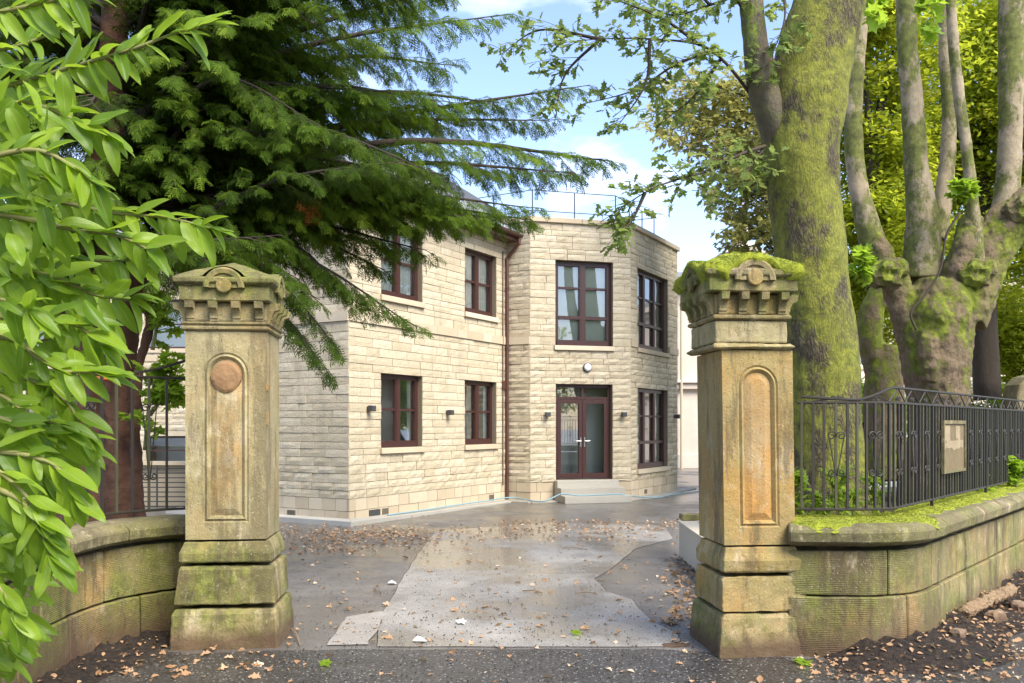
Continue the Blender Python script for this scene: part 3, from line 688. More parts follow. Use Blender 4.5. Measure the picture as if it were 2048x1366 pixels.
# concrete margin round the house
mo = mitre([E1 - N_MAIN * .5, C0, C1, B1, B2, B3 + U * .6], [N_END, N_MAIN, -U, N_FRONT, N_MAIN], .30)
mi = mitre([E1 - N_MAIN * .5, C0, C1, B1, B2, B3 + U * .6], [N_END, N_MAIN, -U, N_FRONT, N_MAIN], -.05)
for i in range(5):
    z1 = [.085, .085, .03, .03, .03, .03]; 
    zA, zB = z1[i], z1[i + 1]
    b = MB(); q = [mo[i], mo[i + 1], mi[i + 1], mi[i]]
    b.hexa([p + Vector((0, 0, -.02)) for p in q] + [q[0] + Vector((0, 0, zA)), q[1] + Vector((0, 0, zB)), q[2] + Vector((0, 0, zB)), q[3] + Vector((0, 0, zA))])
    tag(bevel(b.build('pavement', 'concrete'), .008), kind='structure')
# hose
hp = [wall_pt('main', px, 900) for px in (757, 830, 900, 960, 1005)]
pts = []
for k, (O_, d_, n_, s_, _) in enumerate(hp): pts.append(O_ + d_ * s_ + n_ * (.2 + .03 * math.sin(k * 2)) + Vector((0, 0, .09)))
O, d, n = W['front'][1:4]
pts += [B1 + d * .1 + n * .55 + Vector((0, 0, .05)), O + d * .52 + n * .58 + Vector((0, 0, .20)), O + d * .9 + n * .70 + Vector((0, 0, .17)), O + d * 1.7 + n * .66 + Vector((0, 0, .18)), O + d * 2.1 + n * .6 + Vector((0, 0, .13)), B2 + N_MAIN * .4 + U * .5 + Vector((0, 0, .02)), B2 + N_MAIN * .42 + U * 1.5 + Vector((0, 0, .02)), B3 + N_MAIN * .7 + Vector((0, 0, .02))]
b = MB(); b.tube(bez(pts, 8), .014, 8); tag(b.build('garden_hose', 'hose', smooth=True), 'pale blue hose lying along the foot of the house and over its steps', 'hose')

# ---------------------------------------------------------------- other buildings
def facade(name, label, O, d, n, Ln, top, ops, mat, rows, cat='house', depth=6, parent_cornice=True):
    root = empty(name, O, label, cat); b = MB(); ss = sorted({0, Ln, *[a for o in ops for a in o[:2]]}); zs = sorted({0, top, *[a for o in ops for a in o[2:]]})
    for s0, s1 in zip(ss, ss[1:]):
        for z0, z1 in zip(zs, zs[1:]):
            if any(a <= s0 + 1e-6 and s1 <= c_ + 1e-6 and q0 <= z0 + 1e-6 and z1 <= q1 + 1e-6 for a, c_, q0, q1 in ops): continue
            wbox(b, O, d, n, s0, s1, z0, z1, -.25, 0, .5)
    wbox(b, O, d, n, 0, Ln, 0, top, -depth, -depth + .2, .5); wbox(b, O, d, n, 0, .2, 0, top, -depth + .21, -.26, .5); wbox(b, O, d, n, Ln - .2, Ln, 0, top, -depth + .21, -.26, .5)
    b.build('wall', mat, root)
    for a, c_, z0, z1 in ops:
        b = MB(); f = .06
        for q in ((a, a + f, z0, z1), (c_ - f, c_, z0, z1), (a + f, c_ - f, z0, z0 + f), (a + f, c_ - f, z1 - f, z1), (a + f, c_ - f, (z0 + z1) / 2 - .02, (z0 + z1) / 2 + .02)): wbox(b, O, d, n, *q, -.18, -.10)
        fr = b.build('window', 'white' if mat == 'pink' else 'maroon', root)
        b = MB(); q = [O + d * x + n * -.15 + Vector((0, 0, z)) for x, z in ((a, z0), (c_, z0), (c_, z1), (a, z1))]; b.add(q, [(0, 1, 2, 3)]); b.build('pane', 'glass', fr)
        b = MB(); wbox(b, O, d, n, a - .05, c_ + .05, z0 - .3, z1 + .1, -.9, -.85, .5); b.build('blind', 'room', fr)
        b = MB(); wbox(b, O, d, n, a - .08, c_ + .08, z0 - .12, z0 - .003, -.1, .06); b.build('window_sill', 'smooth', fr)
    for z0, z1, o_ in rows:
        b = MB(); wbox(b, O, d, n, -.05, Ln + .05, z0, z1, .004, o_); bevel(b.build('string_course', 'smooth' if mat != 'pink' else 'pink', root), .02)
    b = MB(); wbox(b, O, d, n, -.2, Ln + .2, top + .004, top + .18, -depth - .2, .25); b.build('roof', 'slate', root)
    return root
OV = facade('old_hall', 'pale pinkish old ashlar hall with cornice seen beyond the house corner', Vector((5.6, 33, 0)), Vector((1, .06, 0)).normalized(), Vector((.06, -1, 0)).normalized(), 16, 7.2,
            [(4.2, 5.2, 3.9, 5.9), (7, 8, 3.9, 5.9), (10, 11, 3.9, 5.9), (4.2, 5.2, 1.1, 2.6), (7, 8, 1.1, 2.6), (10, 11, 1.1, 2.6)], 'pink', [(3.0, 3.22, .18), (3.23, 3.34, .28), (0, .55, .08), (6.7, 6.9, .2), (6.9, 7.15, .4)])
b = MB(); b.tube([Vector((6.35, 32.8, 0)), Vector((6.35, 32.8, 6.8))], .05, 8); b.build('drainpipe', 'smooth', OV)
# cupola on it
cup = empty('cupola', (12.6, 46, 6.5), 'small pale stone cupola with finial rising behind the mossy pier top', 'cupola'); cz = P(1485, 500, 46).z; cx = P(1485, 500, 46).x
def ring(b, z0, r0, z1, r1, n=8, rr=.5):
    vs = [(cx + r * math.cos(math.pi * 2 * (k + .5) / n), 46 + r * math.sin(math.pi * 2 * (k + .5) / n), z) for z, r in ((z0, r0), (z1, r1)) for k in range(n)]
    b.add(vs, [(k, (k + 1) % n, n + (k + 1) % n, n + k) for k in range(n)] + [tuple(range(n))[::-1], tuple(range(n, 2 * n))], rr)
b = MB(); ring(b, 6.6, 1.2, cz - .6, 1.0); b.build('drum', 'pink', cup)
b = MB(); ring(b, cz - .6, 1.25, cz - .25, 1.4); b.build('cornice', 'pink', cup)
b = MB(); ring(b, cz - .25, 1.2, cz + .35, .5); ring(b, cz + .35, .35, cz + 1.4, .28); ring(b, cz + 1.4, .38, cz + 1.9, .06); ring(b, cz + 1.9, .05, cz + 2.9, .03); b.build('roof', 'pink', cup)
WG = facade('stone_wing', 'cream stone wing with maroon windows seen between the left tree trunk and left gate pier', Vector((-16, 24, 0)), Vector((1, 0, 0)), Vector((0, -1, 0)), 11.5, 6.8, [(5.9, 7.2, 3.75, 5.1), (5.95, 7.3, .55, 1.35), (2.0, 3.3, 3.75, 5.1), (2.0, 3.3, .9, 2.2), (9, 10.2, 3.75, 5.1)], 'house', [(3.39, 3.56, .03), (0, .4, .02)], depth=5)
b = MB()
for row in range(40):
    z0 = .42 + row * .155; x = random.uniform(-.2, 0)
    while x < 11.4:
        l = random.uniform(.3, .6)
        if 4.5 < x < 8 and not any(a - .1 < x + l / 2 < c_ + .1 and q0 - .1 < z0 < q1 for a, c_, q0, q1 in ((5.9, 7.2, 3.75, 5.1), (5.95, 7.3, .55, 1.35))) and z0 < 6.6:
            vs, fs = stone_block(Vector((-16, 24, 0)), Vector((1, 0, 0)), Vector((0, -1, 0)), x, x + l, z0, z0 + .155, depth=.0, amp=.02); b.add([v + Vector((0, -.012, 0)) for v in vs], fs)
        x += l
b.build('stonework', 'house', WG)['kind'] = 'stuff'
# ramp screen: dark bars before a pale low wall
rs = empty('ramp_railing', (-9, 16, 0), 'pale low ramp wall lined with thin dark horizontal bars behind the left fence', 'railing')
b = MB(); b.box((-9, 17.8, .42), (7.5, .12, .84)); b.build('wall', 'smooth', rs); b = MB(); b.box((-9, 17.72, .88), (7.5, .3, .07)); b.build('coping', 'smooth', rs)
for k in range(9):
    b = MB(); z = .02 + k * .095; b.tube([(-12.7, 17.55, z), (-5.3, 17.55, z)], .012, 5); b.build('bar', 'dark', rs)
for x in (-12.5, -10.7, -8.9, -7.1, -5.35):
    b = MB(); b.tube([(x, 17.5, 0), (x, 17.5, .83)], .02, 6); b.build('post', 'dark', rs)

# ---------------------------------------------------------------- gate piers
class Pier:
    def __init__(s, name_label, X, Y, rot, sc_, lean=0.0):
        s.o = Vector((X, Y, 0)); s.a = Vector((math.cos(rot), math.sin(rot), 0)); s.b = Vector((-math.sin(rot), math.cos(rot), 0)); s.lean = lean
        s.root = empty('gate_pier', s.o, name_label, 'gate pier', 'sandstone gate piers')
    def w(s, x, y, z): return s.o + s.a * (x + s.lean * z) + s.b * y + Vector((0, 0, z))
    def stack(s, name, prof, mat, dx=0, cap=True, jit=.004, subd=0):
        """prof: list (z, halfwidth x, y0, y1)"""
        b = MB(); vs = []; n = 8
        for z, hx, y0, y1 in prof:
            for x, y in ((-hx, y0), (0, y0), (hx, y0), (hx, (y0 + y1) / 2), (hx, y1), (0, y1), (-hx, y1), (-hx, (y0 + y1) / 2)):
                j = lambda: random.uniform(-jit, jit)
                vs.append(s.w(x + dx + j(), y + j(), z + j() * .5))
        fs = [(i * n + k, i * n + (k + 1) % n, (i + 1) * n + (k + 1) % n, (i + 1) * n + k) for i in range(len(prof) - 1) for k in range(n)]
        fs += [tuple(range(n))[::-1], tuple((len(prof) - 1) * n + k for k in range(n))]
        b.add(vs, fs); o = b.build(name, mat, s.root); return worn(bevel(o, .014, 2), 3, .012 if jit < .006 else .022)
def arch_ring(xc, hw, zb, zs, off, nside=5, narc=17, nb=3):
    """points of an arched outline shrunk by off (counter clockwise seen from the front)"""
    h = hw - off; pts = []
    for i in range(nb): pts.append((xc - h + 2 * h * i / nb, zb + off))
    for i in range(nside): pts.append((xc + h, zb + off + (zs - zb - off) * i / nside))
    for i in range(narc): q = math.pi * i / narc; pts.append((xc + h * math.cos(q), zs + h * math.sin(q)))
    for i in range(nside): pts.append((xc - h, zs - (zs - zb - off) * i / nside))
    return pts
def shaft(p, mat, matp, z0, z1, hx, y0, y1, panel, taper=.0, dx=0):
    hw, zb, zs = panel; b = MB()
    rings = [(0, 0.0), (.012, .010), (.028, -.004), (.042, .010), (.052, .022)]
    arch = [arch_ring(0, hw, zb, zs, o_) for o_, _ in rings]; n = len(arch[0]); outer = []
    for i, (x, z) in enumerate(arch[0]):
        if i < 3: outer.append((-hx + 2 * hx * i / 3, z0))
        elif i < 8: outer.append((hx, z0 + (zs - z0) * (i - 3) / 5))
        elif i < 25:
            q = math.pi * (i - 8) / 17; c_, s_ = math.cos(q), math.sin(q); kx = hx / max(abs(c_), 1e-6); kz = (z1 - zs) / max(s_, 1e-6); k = min(kx, kz); outer.append((c_ * k, zs + s_ * k))
        else: outer.append((-hx, zs - (zs - z0) * (i - 25) / 5))
    qc = math.atan2(z1 - zs, hx)
    for qq in (qc, math.pi - qc):        # snap the nearest points to the corners
        i = 8 + round(qq / math.pi * 17); outer[i] = (hx if qq < 1.57 else -hx, z1)
    tw = lambda x, z: x * (1 - taper * (z - z0) / (z1 - z0))
    vs = [p.w(tw(x, z) + dx, y0, z) for x, z in outer]
    for (o_, dp_), ar in zip(rings, arch): vs += [p.w(tw(x, z) + dx, y0 + dp_, z) for x, z in ar]
    fs = []
    for k in range(len(rings)):
        for i in range(n): fs.append((k * n + i, k * n + (i + 1) % n, (k + 1) * n + (i + 1) % n, (k + 1) * n + i))
    m0 = len(vs); c = [(-hx, z0), (hx, z0), (hx, z1), (-hx, z1)]
    vs += [p.w(tw(x, z) + dx, y0, z) for x, z in c] + [p.w(tw(x, z) + dx, y1, z) for x, z in c]
    for k in range(4): j = (k + 1) % 4; fs.append((m0 + k, m0 + 4 + k, m0 + 4 + j, m0 + j))
    fs.append((m0 + 7, m0 + 6, m0 + 5, m0 + 4)); b.add(vs, fs, .4); sh = b.build('shaft', mat, p.root)
    b = MB(); a2 = arch_ring(0, hw, zb, zs, .052); a3 = arch_ring(0, hw, zb, zs, .10)
    vs = [p.w(tw(x, z) + dx, y0 + .0215, z) for x, z in a2] + [p.w(tw(x, z) + dx, y0 + .006, z) for x, z in a3]
    b.add(vs, [(i, (i + 1) % n, n + (i + 1) % n, n + i) for i in range(n)] + [tuple(range(n, 2 * n))], .6); b.build('panel', matp, sh)
def cap_block(p, mat, z0, z1, zap, hx, y0, y1, hr, dx=0, moss=False):
    """fascia with an arched hump over a roundel on each face, hipped weathering above"""
    yc = (y0 + y1) / 2; hy = (y1 - y0) / 2; rad = .115
    p.stack('fascia', [(z0, hx - .015, y0 + .015, y1 - .015), (z0 + .01, hx, y0, y1), (z1 - .055, hx, y0, y1), (z1 - .05, hx + .015, y0 - .015, y1 + .015)], mat, dx)
    p.stack('cornice', [(z1 - .048, hx + .012, y0 - .012, y1 + .012), (z1 - .03, hx + .035, y0 - .035, y1 + .035), (z1, hx + .04, y0 - .04, y1 + .04), (z1 + .012, hx + .03, y0 - .03, y1 + .03)], mat, dx)
    for f in range(4):                      # humps
        if f == 0: fn = lambda u, v, z: p.w(u + dx, y0 - v, z)
        elif f == 1: fn = lambda u, v, z: p.w(hx + v + dx, yc + u, z)
        elif f == 2: fn = lambda u, v, z: p.w(-u + dx, y1 + v, z)
        else: fn = lambda u, v, z: p.w(-hx - v + dx, yc - u, z)
        zc = z1 - .07; b = MB(); K = 16; vs = []
        for v in (-.20, .020):
            for k in range(K + 1): q = math.pi * k / K; vs.append(fn(rad * math.cos(q), v, zc + rad * 1.0 * math.sin(q)))
        b.add(vs, [(k, k + 1, K + 2 + k, K + 1 + k) for k in range(K)] + [tuple(range(K + 1, 2 * K + 2)), tuple(range(K, -1, -1)), (0, K + 1, 2 * K + 1, K)], .3); b.build('pediment', mat, p.root)
        b = MB(); vs = []
        for r_, v in ((rad - .012, .02), (rad - .008, .036), (rad + .022, .042), (rad + .034, .034), (rad + .036, -.2)):
            for k in range(K + 1): q = math.pi * k / K; vs.append(fn(r_ * math.cos(q), v, zc + r_ * math.sin(q)))
        b.add(vs, [(m_ * (K + 1) + k, m_ * (K + 1) + k + 1, (m_ + 1) * (K + 1) + k + 1, (m_ + 1) * (K + 1) + k) for m_ in range(4) for k in range(K)], .3); b.build('arch_moulding', mat, p.root)
        b = MB(); vs = []
        for r_, v in ((.058, .019), (.056, .034), (.05, .038)):
            for k in range(20): q = 2 * math.pi * k / 20; vs.append(fn(r_ * math.cos(q), v, zc + .018 + r_ * math.sin(q)))
        b.add(vs, [(m_ * 20 + k, m_ * 20 + (k + 1) % 20, (m_ + 1) * 20 + (k + 1) % 20, (m_ + 1) * 20 + k) for m_ in range(2) for k in range(20)] + [tuple(range(40, 60))], .8); b.build('roundel', 'pier_o', p.root)
    # weathering (pyramid) as a subdivided surface
    b = MB(); K = 28; vs = []
    for j in range(K + 1):
        for i in range(K + 1):
            u, v = -1 + 2 * i / K, -1 + 2 * j / K; m_ = max(abs(u), abs(v)); x, y = u * (hx + .028), v * (hy + .028)
            z = z1 + .008 + (zap - z1) * (1 - m_) ** .85
            for (a_, b_) in ((u, v), (v, u)):
                dd = a_ * (hx if a_ is u else hy); t = max(0, 1 - (dd / (rad + .05)) ** 2) ** .5
                if abs(b_) > .3: z = max(z, z1 - .07 + (rad + .045) * t * (1 if abs(b_) < .96 else .98))
            nn = mnoise.noise(Vector((x * 9 + p.o.x, y * 9, 1))) * .012 + mnoise.noise(Vector((x * 28 + p.o.x, y * 28, 4))) * .006
            if moss: z += .018 + nn * 2.2; x += nn * .6; y += nn * .6
            if m_ > .97 and moss: z -= .03
            vs.append(p.w(x + dx, yc + y, z + nn * .5))
    b.add(vs, [(j * (K + 1) + i, j * (K + 1) + i + 1, (j + 1) * (K + 1) + i + 1, (j + 1) * (K + 1) + i) for j in range(K) for i in range(K)], .4)
    return b.build('moss' if moss else 'capstone', 'moss' if moss else mat, p.root, smooth=True)
def brackets(p, mat, z0, z1, hx, y0, y1, nx, ny, dx=0):
    h = z1 - z0
    def br(fn):
        b = MB(); w_ = .028
        pr = [(0, 0), (.022, 0), (.022, h * .12), (.03, h * .14), (.03, h * .26), (.036, h * .4), (.05, h * .58), (.085, h * .66), (.095, h), (0, h)]
        vs = [fn(-w_, v, z0 + z) for v, z in pr] + [fn(w_, v, z0 + z) for v, z in pr]; n = len(pr)
        b.add(vs, [tuple(range(n)), tuple(range(2 * n - 1, n - 1, -1))] + [(k, n + k, n + (k + 1) % n, (k + 1) % n) for k in range(n)]); b.build('bracket', mat, p.root)
    for i in range(nx):
        x = -hx + .05 + (2 * hx - .10) * i / (nx - 1)
        br(lambda u, v, z, x=x: p.w(x + u + dx, y0 - v, z)); br(lambda u, v, z, x=x: p.w(x - u + dx, y1 + v, z))
    for i in range(ny):
        y = y0 + .05 + (y1 - y0 - .10) * i / (ny - 1)
        br(lambda u, v, z, y=y: p.w(hx + v + dx, y + u, z)); br(lambda u, v, z, y=y: p.w(-hx - v + dx, y - u, z))
# left pier (front face about 6.5 m away)
p = Pier('weathered sandstone gate pier on the left with bare capstone and chipped arched panel', -2.125, 6.5, R(5.5), 1)
p.stack('base_block', [(-.05, .405, -.075, .66), (.0, .40, -.07, .66), (.25, .375, -.045, .64), (.29, .362, -.035, .63)], 'pier', .0, jit=.012)
p.stack('plinth_block', [(.318, .356, -.03, .62), (.33, .366, -.04, .625), (.58, .342, -.02, .61), (.605, .33, -.01, .6)], 'pier', jit=.008)
p.stack('base_moulding', [(.628, .327, -.02, .6), (.64, .333, -.03, .61), (.70, .333, -.03, .61), (.755, .312, -.01, .59), (.785, .30, .0, .58)], 'pier', jit=.004)
shaft(p, 'pier_l', 'panel_l', .80, 2.345, .292, 0, .575, (.165, .925, 2.025), .0)
p.stack('neck_moulding', [(2.348, .30, -.008, .585), (2.36, .315, -.024, .6), (2.375, .315, -.024, .6), (2.385, .303, -.012, .588), (2.40, .32, -.03, .605), (2.415, .32, -.03, .605)], 'pier', jit=.002)
p.stack('frieze', [(2.418, .298, -.0, .575), (2.56, .298, -.0, .575)], 'pier_l', jit=.002)
brackets(p, 'pier', 2.42, 2.56, .298, 0, .575, 4, 4)
cap_block(p, 'pier', 2.563, 2.73, 2.90, .325, -.05, .61, .1)
b = MB(); vs = []; K = 24
for r_, v in ((.112, .018), (.108, -.004), (.09, -.014), (.05, -.018), (.001, -.019)):
    for k in range(K):
        q_a = 2 * math.pi * k / K; zz_ = 2.015 + r_ * math.sin(q_a) * (1.15 if math.sin(q_a) < 0 else 1); vs.append(p.w(r_ * math.cos(q_a) + .0, v, zz_))
b.add(vs, [(m_ * K + k, m_ * K + (k + 1) % K, (m_ + 1) * K + (k + 1) % K, (m_ + 1) * K + k) for m_ in range(4) for k in range(K)]); tag(worn(b.build('boss', 'boss', p.root), 2, .02), 'round eroded brown boss in the head of the arched panel')
b = MB(); b.add([p.w(-.02, .0195, 1.90), p.w(.04, .0195, 1.885), p.w(.075, .0195, 1.80), p.w(.03, .0195, 1.865)], [(0, 1, 2, 3)]); b.build('stain', 'boss', p.root)
b = MB(); b.box(p.w(.296, .03, 0) + Vector((0, 0, 1.93)), (.014, .05, .045), rot=.2); b.box(p.w(.296, .03, 0) + Vector((0, 0, 1.70)), (.012, .035, .10)); b.build('chipped_patch', 'panel', p.root)

# right pier (front face about 6.28 m away), leaning slightly
q_ = Pier('ochre sandstone gate pier on the right with thick green moss on its cap', 1.79, 6.28, R(5.5), 1, lean=-.014)
q_.stack('base_block', [(-.05, .375, -.075, .66), (.0, .365, -.07, .66), (.27, .335, -.04, .63), (.30, .318, -.025, .62)], 'pier', .03, jit=.014)
q_.stack('plinth_block', [(.318, .305, -.03, .62), (.33, .315, -.035, .625), (.54, .305, -.02, .61), (.565, .295, -.01, .6)], 'pier_o', .02, jit=.008)
q_.stack('base_moulding', [(.59, .285, -.02, .61), (.61, .292, -.03, .62), (.68, .292, -.03, .62), (.73, .275, -.01, .6), (.775, .262, .0, .58)], 'pier_o', .01, jit=.004)
shaft(q_, 'pier_o', 'panel', .79, 2.185, .262, 0, .58, (.150, .915, 1.93), .0)
q_.stack('neck_ledge', [(2.19, .265, -.01, .60), (2.205, .298, -.035, .625), (2.215, .298, -.035, .62), (2.235, .272, -.01, .595)], 'pier', -.035, jit=.006)
q_.stack('neck_block', [(2.238, .268, -.004, .585), (2.40, .268, -.004, .585)], 'pier_l', -.04, jit=.003)
q_.stack('neck_moulding', [(2.402, .272, -.008, .59), (2.412, .287, -.024, .605), (2.43, .29, -.026, .607), (2.44, .28, -.016, .597)], 'pier', -.04, jit=.002)
q_.stack('frieze', [(2.442, .268, -.002, .583), (2.592, .268, -.002, .583)], 'pier_o', -.04, jit=.002)
brackets(q_, 'pier', 2.443, 2.592, .268, -.002, .583, 4, 4, -.04)
cap_block(q_, 'pier', 2.594, 2.745, 2.92, .322, -.07, .65, .1, -.045)
cap_block_m = None
# a thick moss mat over the right capstone
def moss_mat():
    b = MB(); K = 40; vs = []; hx, hy, z1, zap, rad = .322, .36, 2.745, 2.92, .115; yc = .2925
    for j in range(K + 1):
        for i in range(K + 1):
            u, v = -1 + 2 * i / K, -1 + 2 * j / K; m_ = max(abs(u), abs(v)); x, y = u * (hx + .05), v * (hy + .05)
            z = z1 + .018 + (zap - z1) * (1 - m_) ** .75
            for a_, b_, h_ in ((u, v, hx), (v, u, hy)):
                t = max(0, 1 - (a_ * h_ / (rad + .07)) ** 2) ** .5
                if abs(b_) > .25: z = max(z, z1 - .045 + (rad + .045) * t)
            nn = mnoise.noise(Vector((x * 8, y * 8, 7))) * .02 + mnoise.noise(Vector((x * 30, y * 30, 4))) * .010
            z += nn + .012
            if m_ > .98: z -= .035 + random.uniform(0, .015)
            vs.append(q_.w(x - .045 + nn, yc + y + nn, z))
    ring_ = [i for i in range(K + 1)] + [(j + 1) * (K + 1) - 1 for j in range(1, K + 1)] + [K * (K + 1) + i for i in range(K - 1, -1, -1)] + [j * (K + 1) for j in range(K - 1, 0, -1)]
    cc = q_.w(-.045, yc, 0); low = []
    for i in ring_:
        v = vs[i]; dv = Vector((cc.x - v.x, cc.y - v.y, 0)); low.append(v + dv * .12 + Vector((0, 0, -.05)))
    n_ = len(ring_); k0 = len(vs); b.add(vs + low, [(j * (K + 1) + i, j * (K + 1) + i + 1, (j + 1) * (K + 1) + i + 1, (j + 1) * (K + 1) + i) for j in range(K) for i in range(K)] + [(ring_[i], k0 + i, k0 + (i + 1) % n_, ring_[(i + 1) % n_]) for i in range(n_)], .4)
    return b.build('moss', 'moss', q_.root, smooth=True)
moss_mat()
def tufts(name, pts, parent, size=(.008, .02), mat='moss', per=1):
    tv = np.array([[-.3, 0, 0], [.3, 0, 0], [0, 1, .15], [-.2, 0, .3], [.25, 0, -.25], [.1, .8, -.2]]); tf = np.array([[0, 1, 2], [3, 4, 5]])
    pos = np.array([list(x) for x in pts]); n = len(pos); ax = rng.normal(0, .45, (n, 3)) + [0, -.15, 1.0]; nm = rng.normal(0, 1, (n, 3))
    V, Fc, r = scatter(tv, tf, pos, ax, nm, rng.uniform(*size, n), rng.random(n)); return big_mesh(name, V, Fc, r, mat, parent)
pts = []
for _ in range(9000):
    u, v = random.uniform(-1, 1), random.uniform(-1, 1); m_ = max(abs(u), abs(v)); hx, hy, z1, zap, rad = .322, .36, 2.745, 2.92, .115
    z = z1 + .018 + (zap - z1) * (1 - m_) ** .75
    for a_, b_, h_ in ((u, v, hx), (v, u, hy)):
        t = max(0, 1 - (a_ * h_ / (rad + .07)) ** 2) ** .5
        if abs(b_) > .25: z = max(z, z1 - .045 + (rad + .045) * t)
    pts.append(q_.w(u * (hx + .05) - .045, .2925 + v * (hy + .05), z + .008 - (random.uniform(0, .035) if m_ > .96 else 0)))
tufts('moss_tuft', pts, q_.root, (.005, .012))

# ---------------------------------------------------------------- curved walls with copings and iron fences
def path_fn(pts):
    pl = bez([Vector((x, y, 0)) for x, y in pts], 10); ds = [0]
    for a, c_ in zip(pl, pl[1:]): ds.append(ds[-1] + (c_ - a).length)
    def f(s):
        s = min(max(s, 0), ds[-1]); i = 0
        while i < len(ds) - 2 and ds[i + 1] < s: i += 1
        t = (s - ds[i]) / (ds[i + 1] - ds[i] + 1e-9); p = pl[i].lerp(pl[i + 1], t); tg = (pl[min(i + 2, len(pl) - 1)] - pl[max(i - 1, 0)]).normalized()
        return p, tg, Vector((tg.y, -tg.x, 0))
    return f, ds[-1]
def pblock(f, s0, s1, prof, name, mat, parent, gap=.006, flip=1, smooth=False, bv=.008, jit=.002):
    """prof: list of (outward, z) closed polygon"""
    k = max(2, int((s1 - s0) / .12)); vs = []; n = len(prof); b = MB()
    jo = random.uniform(-.004, .004)
    for i in range(k + 1):
        s = s0 + gap + (s1 - s0 - 2 * gap) * i / k; p, t, nn = f(s); nn = nn * flip
        for o_, z in prof: vs.append(p + nn * (o_ + jo + random.uniform(-jit, jit)) + Vector((0, 0, z + random.uniform(-jit, jit))))
    b.add(vs, [(i * n + j, i * n + (j + 1) % n, (i + 1) * n + (j + 1) % n, (i + 1) * n + j) for i in range(k) for j in range(n)] + [tuple(range(n))[::-1], tuple(k * n + j for j in range(n))])
    o = b.build(name, mat, parent); return worn(bevel(o, bv, 1), 1, .014)
fR, LR = path_fn([(1.98, 6.30), (2.25, 6.25), (2.62, 6.25), (2.95, 6.38), (3.23, 6.68), (3.9, 7.47), (5.43, 9.28), (7.3, 11.5), (9.0, 13.5)])
wallR = empty('boundary_wall', (3.2, 6.7, 0), 'curved sandstone wall with bright moss on its coping right of the right gate pier', 'wall', 'curved boundary walls')
def course(f, L_, z0, z1, marks, parent, flip=1, back=-.34, batter=0):
    for a, c_ in zip(marks, marks[1:]): pblock(f, a, c_, [(back, z0), (batter, z0 + .003), (batter * .6 if batter else 0, z1 - .004), (back, z1 - .004)], 'stone_block', 'wallstone' if (a < 1.3 or flip < 0) else 'wallplain', parent, flip=flip)
course(fR, LR, -.06, .425, [0, 1.22 - .35, 1.48, 2.3, 3.2, 4.3, 5.4, 6.4, 7.4, 8.4, LR], wallR, 1, batter=.03)
course(fR, LR, .43, .752, [0, .72, 1.32, 2.35, 3.5, 4.5, 5.6, 6.7, 7.8, LR], wallR, 1)
cop = [(-.36, .79), (.035, .79), (.05, .81), (.085, .815), (.095, .90), (.03, .945), (-.16, .955), (-.36, .94)]
for a, c_ in zip([0, 1.40, 2.15, 3.3, 4.4, 5.5, 6.6, 7.7], [1.40, 2.15, 3.3, 4.4, 5.5, 6.6, 7.7, LR]): pblock(fR, a, c_, cop, 'coping_stone', 'coping', wallR, bv=.014, gap=.008)
def moss_strip(f, s0, s1, o0, o1, zf, parent, flip=1, edge=.05, thick=.018, n=4500):
    kx = int((s1 - s0) / .018); ky = 14; vs = []; b = MB()
    for i in range(kx + 1):
        s = s0 + (s1 - s0) * i / kx; p, t, nn = f(s); nn = nn * flip
        e1 = o1 + mnoise.noise(Vector((s * 2.2, 1, 0))) * .12 + mnoise.noise(Vector((s * 11, 3, 0))) * edge
        for j in range(ky + 1):
            o_ = o0 + (e1 - o0) * j / ky; h = thick * (1 - (j / ky) ** 6) * (1 if 0 < i < kx else 0)
            z = zf(o_) + h * (1 + mnoise.noise(Vector((s * 14, o_ * 14, 2))) * .7 + mnoise.noise(Vector((s * 40, o_ * 40, 2))) * .5) - (.004 if j == ky else 0)
            vs.append(p + nn * o_ + Vector((0, 0, z)))
    b.add(vs, [(i * (ky + 1) + j, i * (ky + 1) + j + 1, (i + 1) * (ky + 1) + j + 1, (i + 1) * (ky + 1) + j) for i in range(kx) for j in range(ky)], .5)
    b.build('moss', 'moss', parent, smooth=True)
    pts = []
    for _ in range(n):
        i = random.randrange(kx); j = random.randrange(ky); v = vs[i * (ky + 1) + j]; pts.append(v + Vector((random.uniform(-.01, .01), random.uniform(-.01, .01), -.002)))
    tufts('moss_tuft', pts, parent, (.004, .011))
zc = lambda o_: .955 if o_ < -.16 else (.955 - (o_ + .16) / .19 * .01 if o_ < .03 else .945 - (o_ - .03) / .065 * .045)
moss_strip(fR, .02, 1.35, -.33, .035, zc, wallR, n=5000); moss_strip(fR, 1.5, 3.25, -.33, -.04, zc, wallR, n=4500); moss_strip(fR, 3.3, 5.45, -.33, -.02, zc, wallR, n=3500); moss_strip(fR, 5.5, 8.3, -.33, -.03, zc, wallR, n=2500)
fL, LL = path_fn([(-2.42, 7.02), (-2.68, 6.93), (-2.90, 6.66), (-3.02, 6.25), (-3.01, 5.7), (-2.93, 5.15), (-2.84, 4.5), (-2.78, 3.6)])
wallL = empty('boundary_wall', (-3.0, 6.2, 0), 'curved green-stained sandstone wall left of the left gate pier, under the laurel', 'wall', 'curved boundary walls')
course(fL, LL, -.06, .335, [0, .62, 1.28, 2.2, 3.0, LL], wallL, -1, batter=.02) if False else None
FLIP = -1
course(fL, LL, -.06, .34, [0, .55, 1.35, 2.15, 3.1, LL], wallL, FLIP, batter=.02)
course(fL, LL, .345, .728, [0, .88, 1.75, 2.7, LL], wallL, FLIP)
copl = [(o_, z - .035) for o_, z in cop]
for a, c_ in zip([0, .72, 1.5, 2.4], [.72, 1.5, 2.4, LL]): pblock(fL, a, c_, copl, 'coping_stone', 'coping', wallL, flip=FLIP, bv=.014, gap=.008)
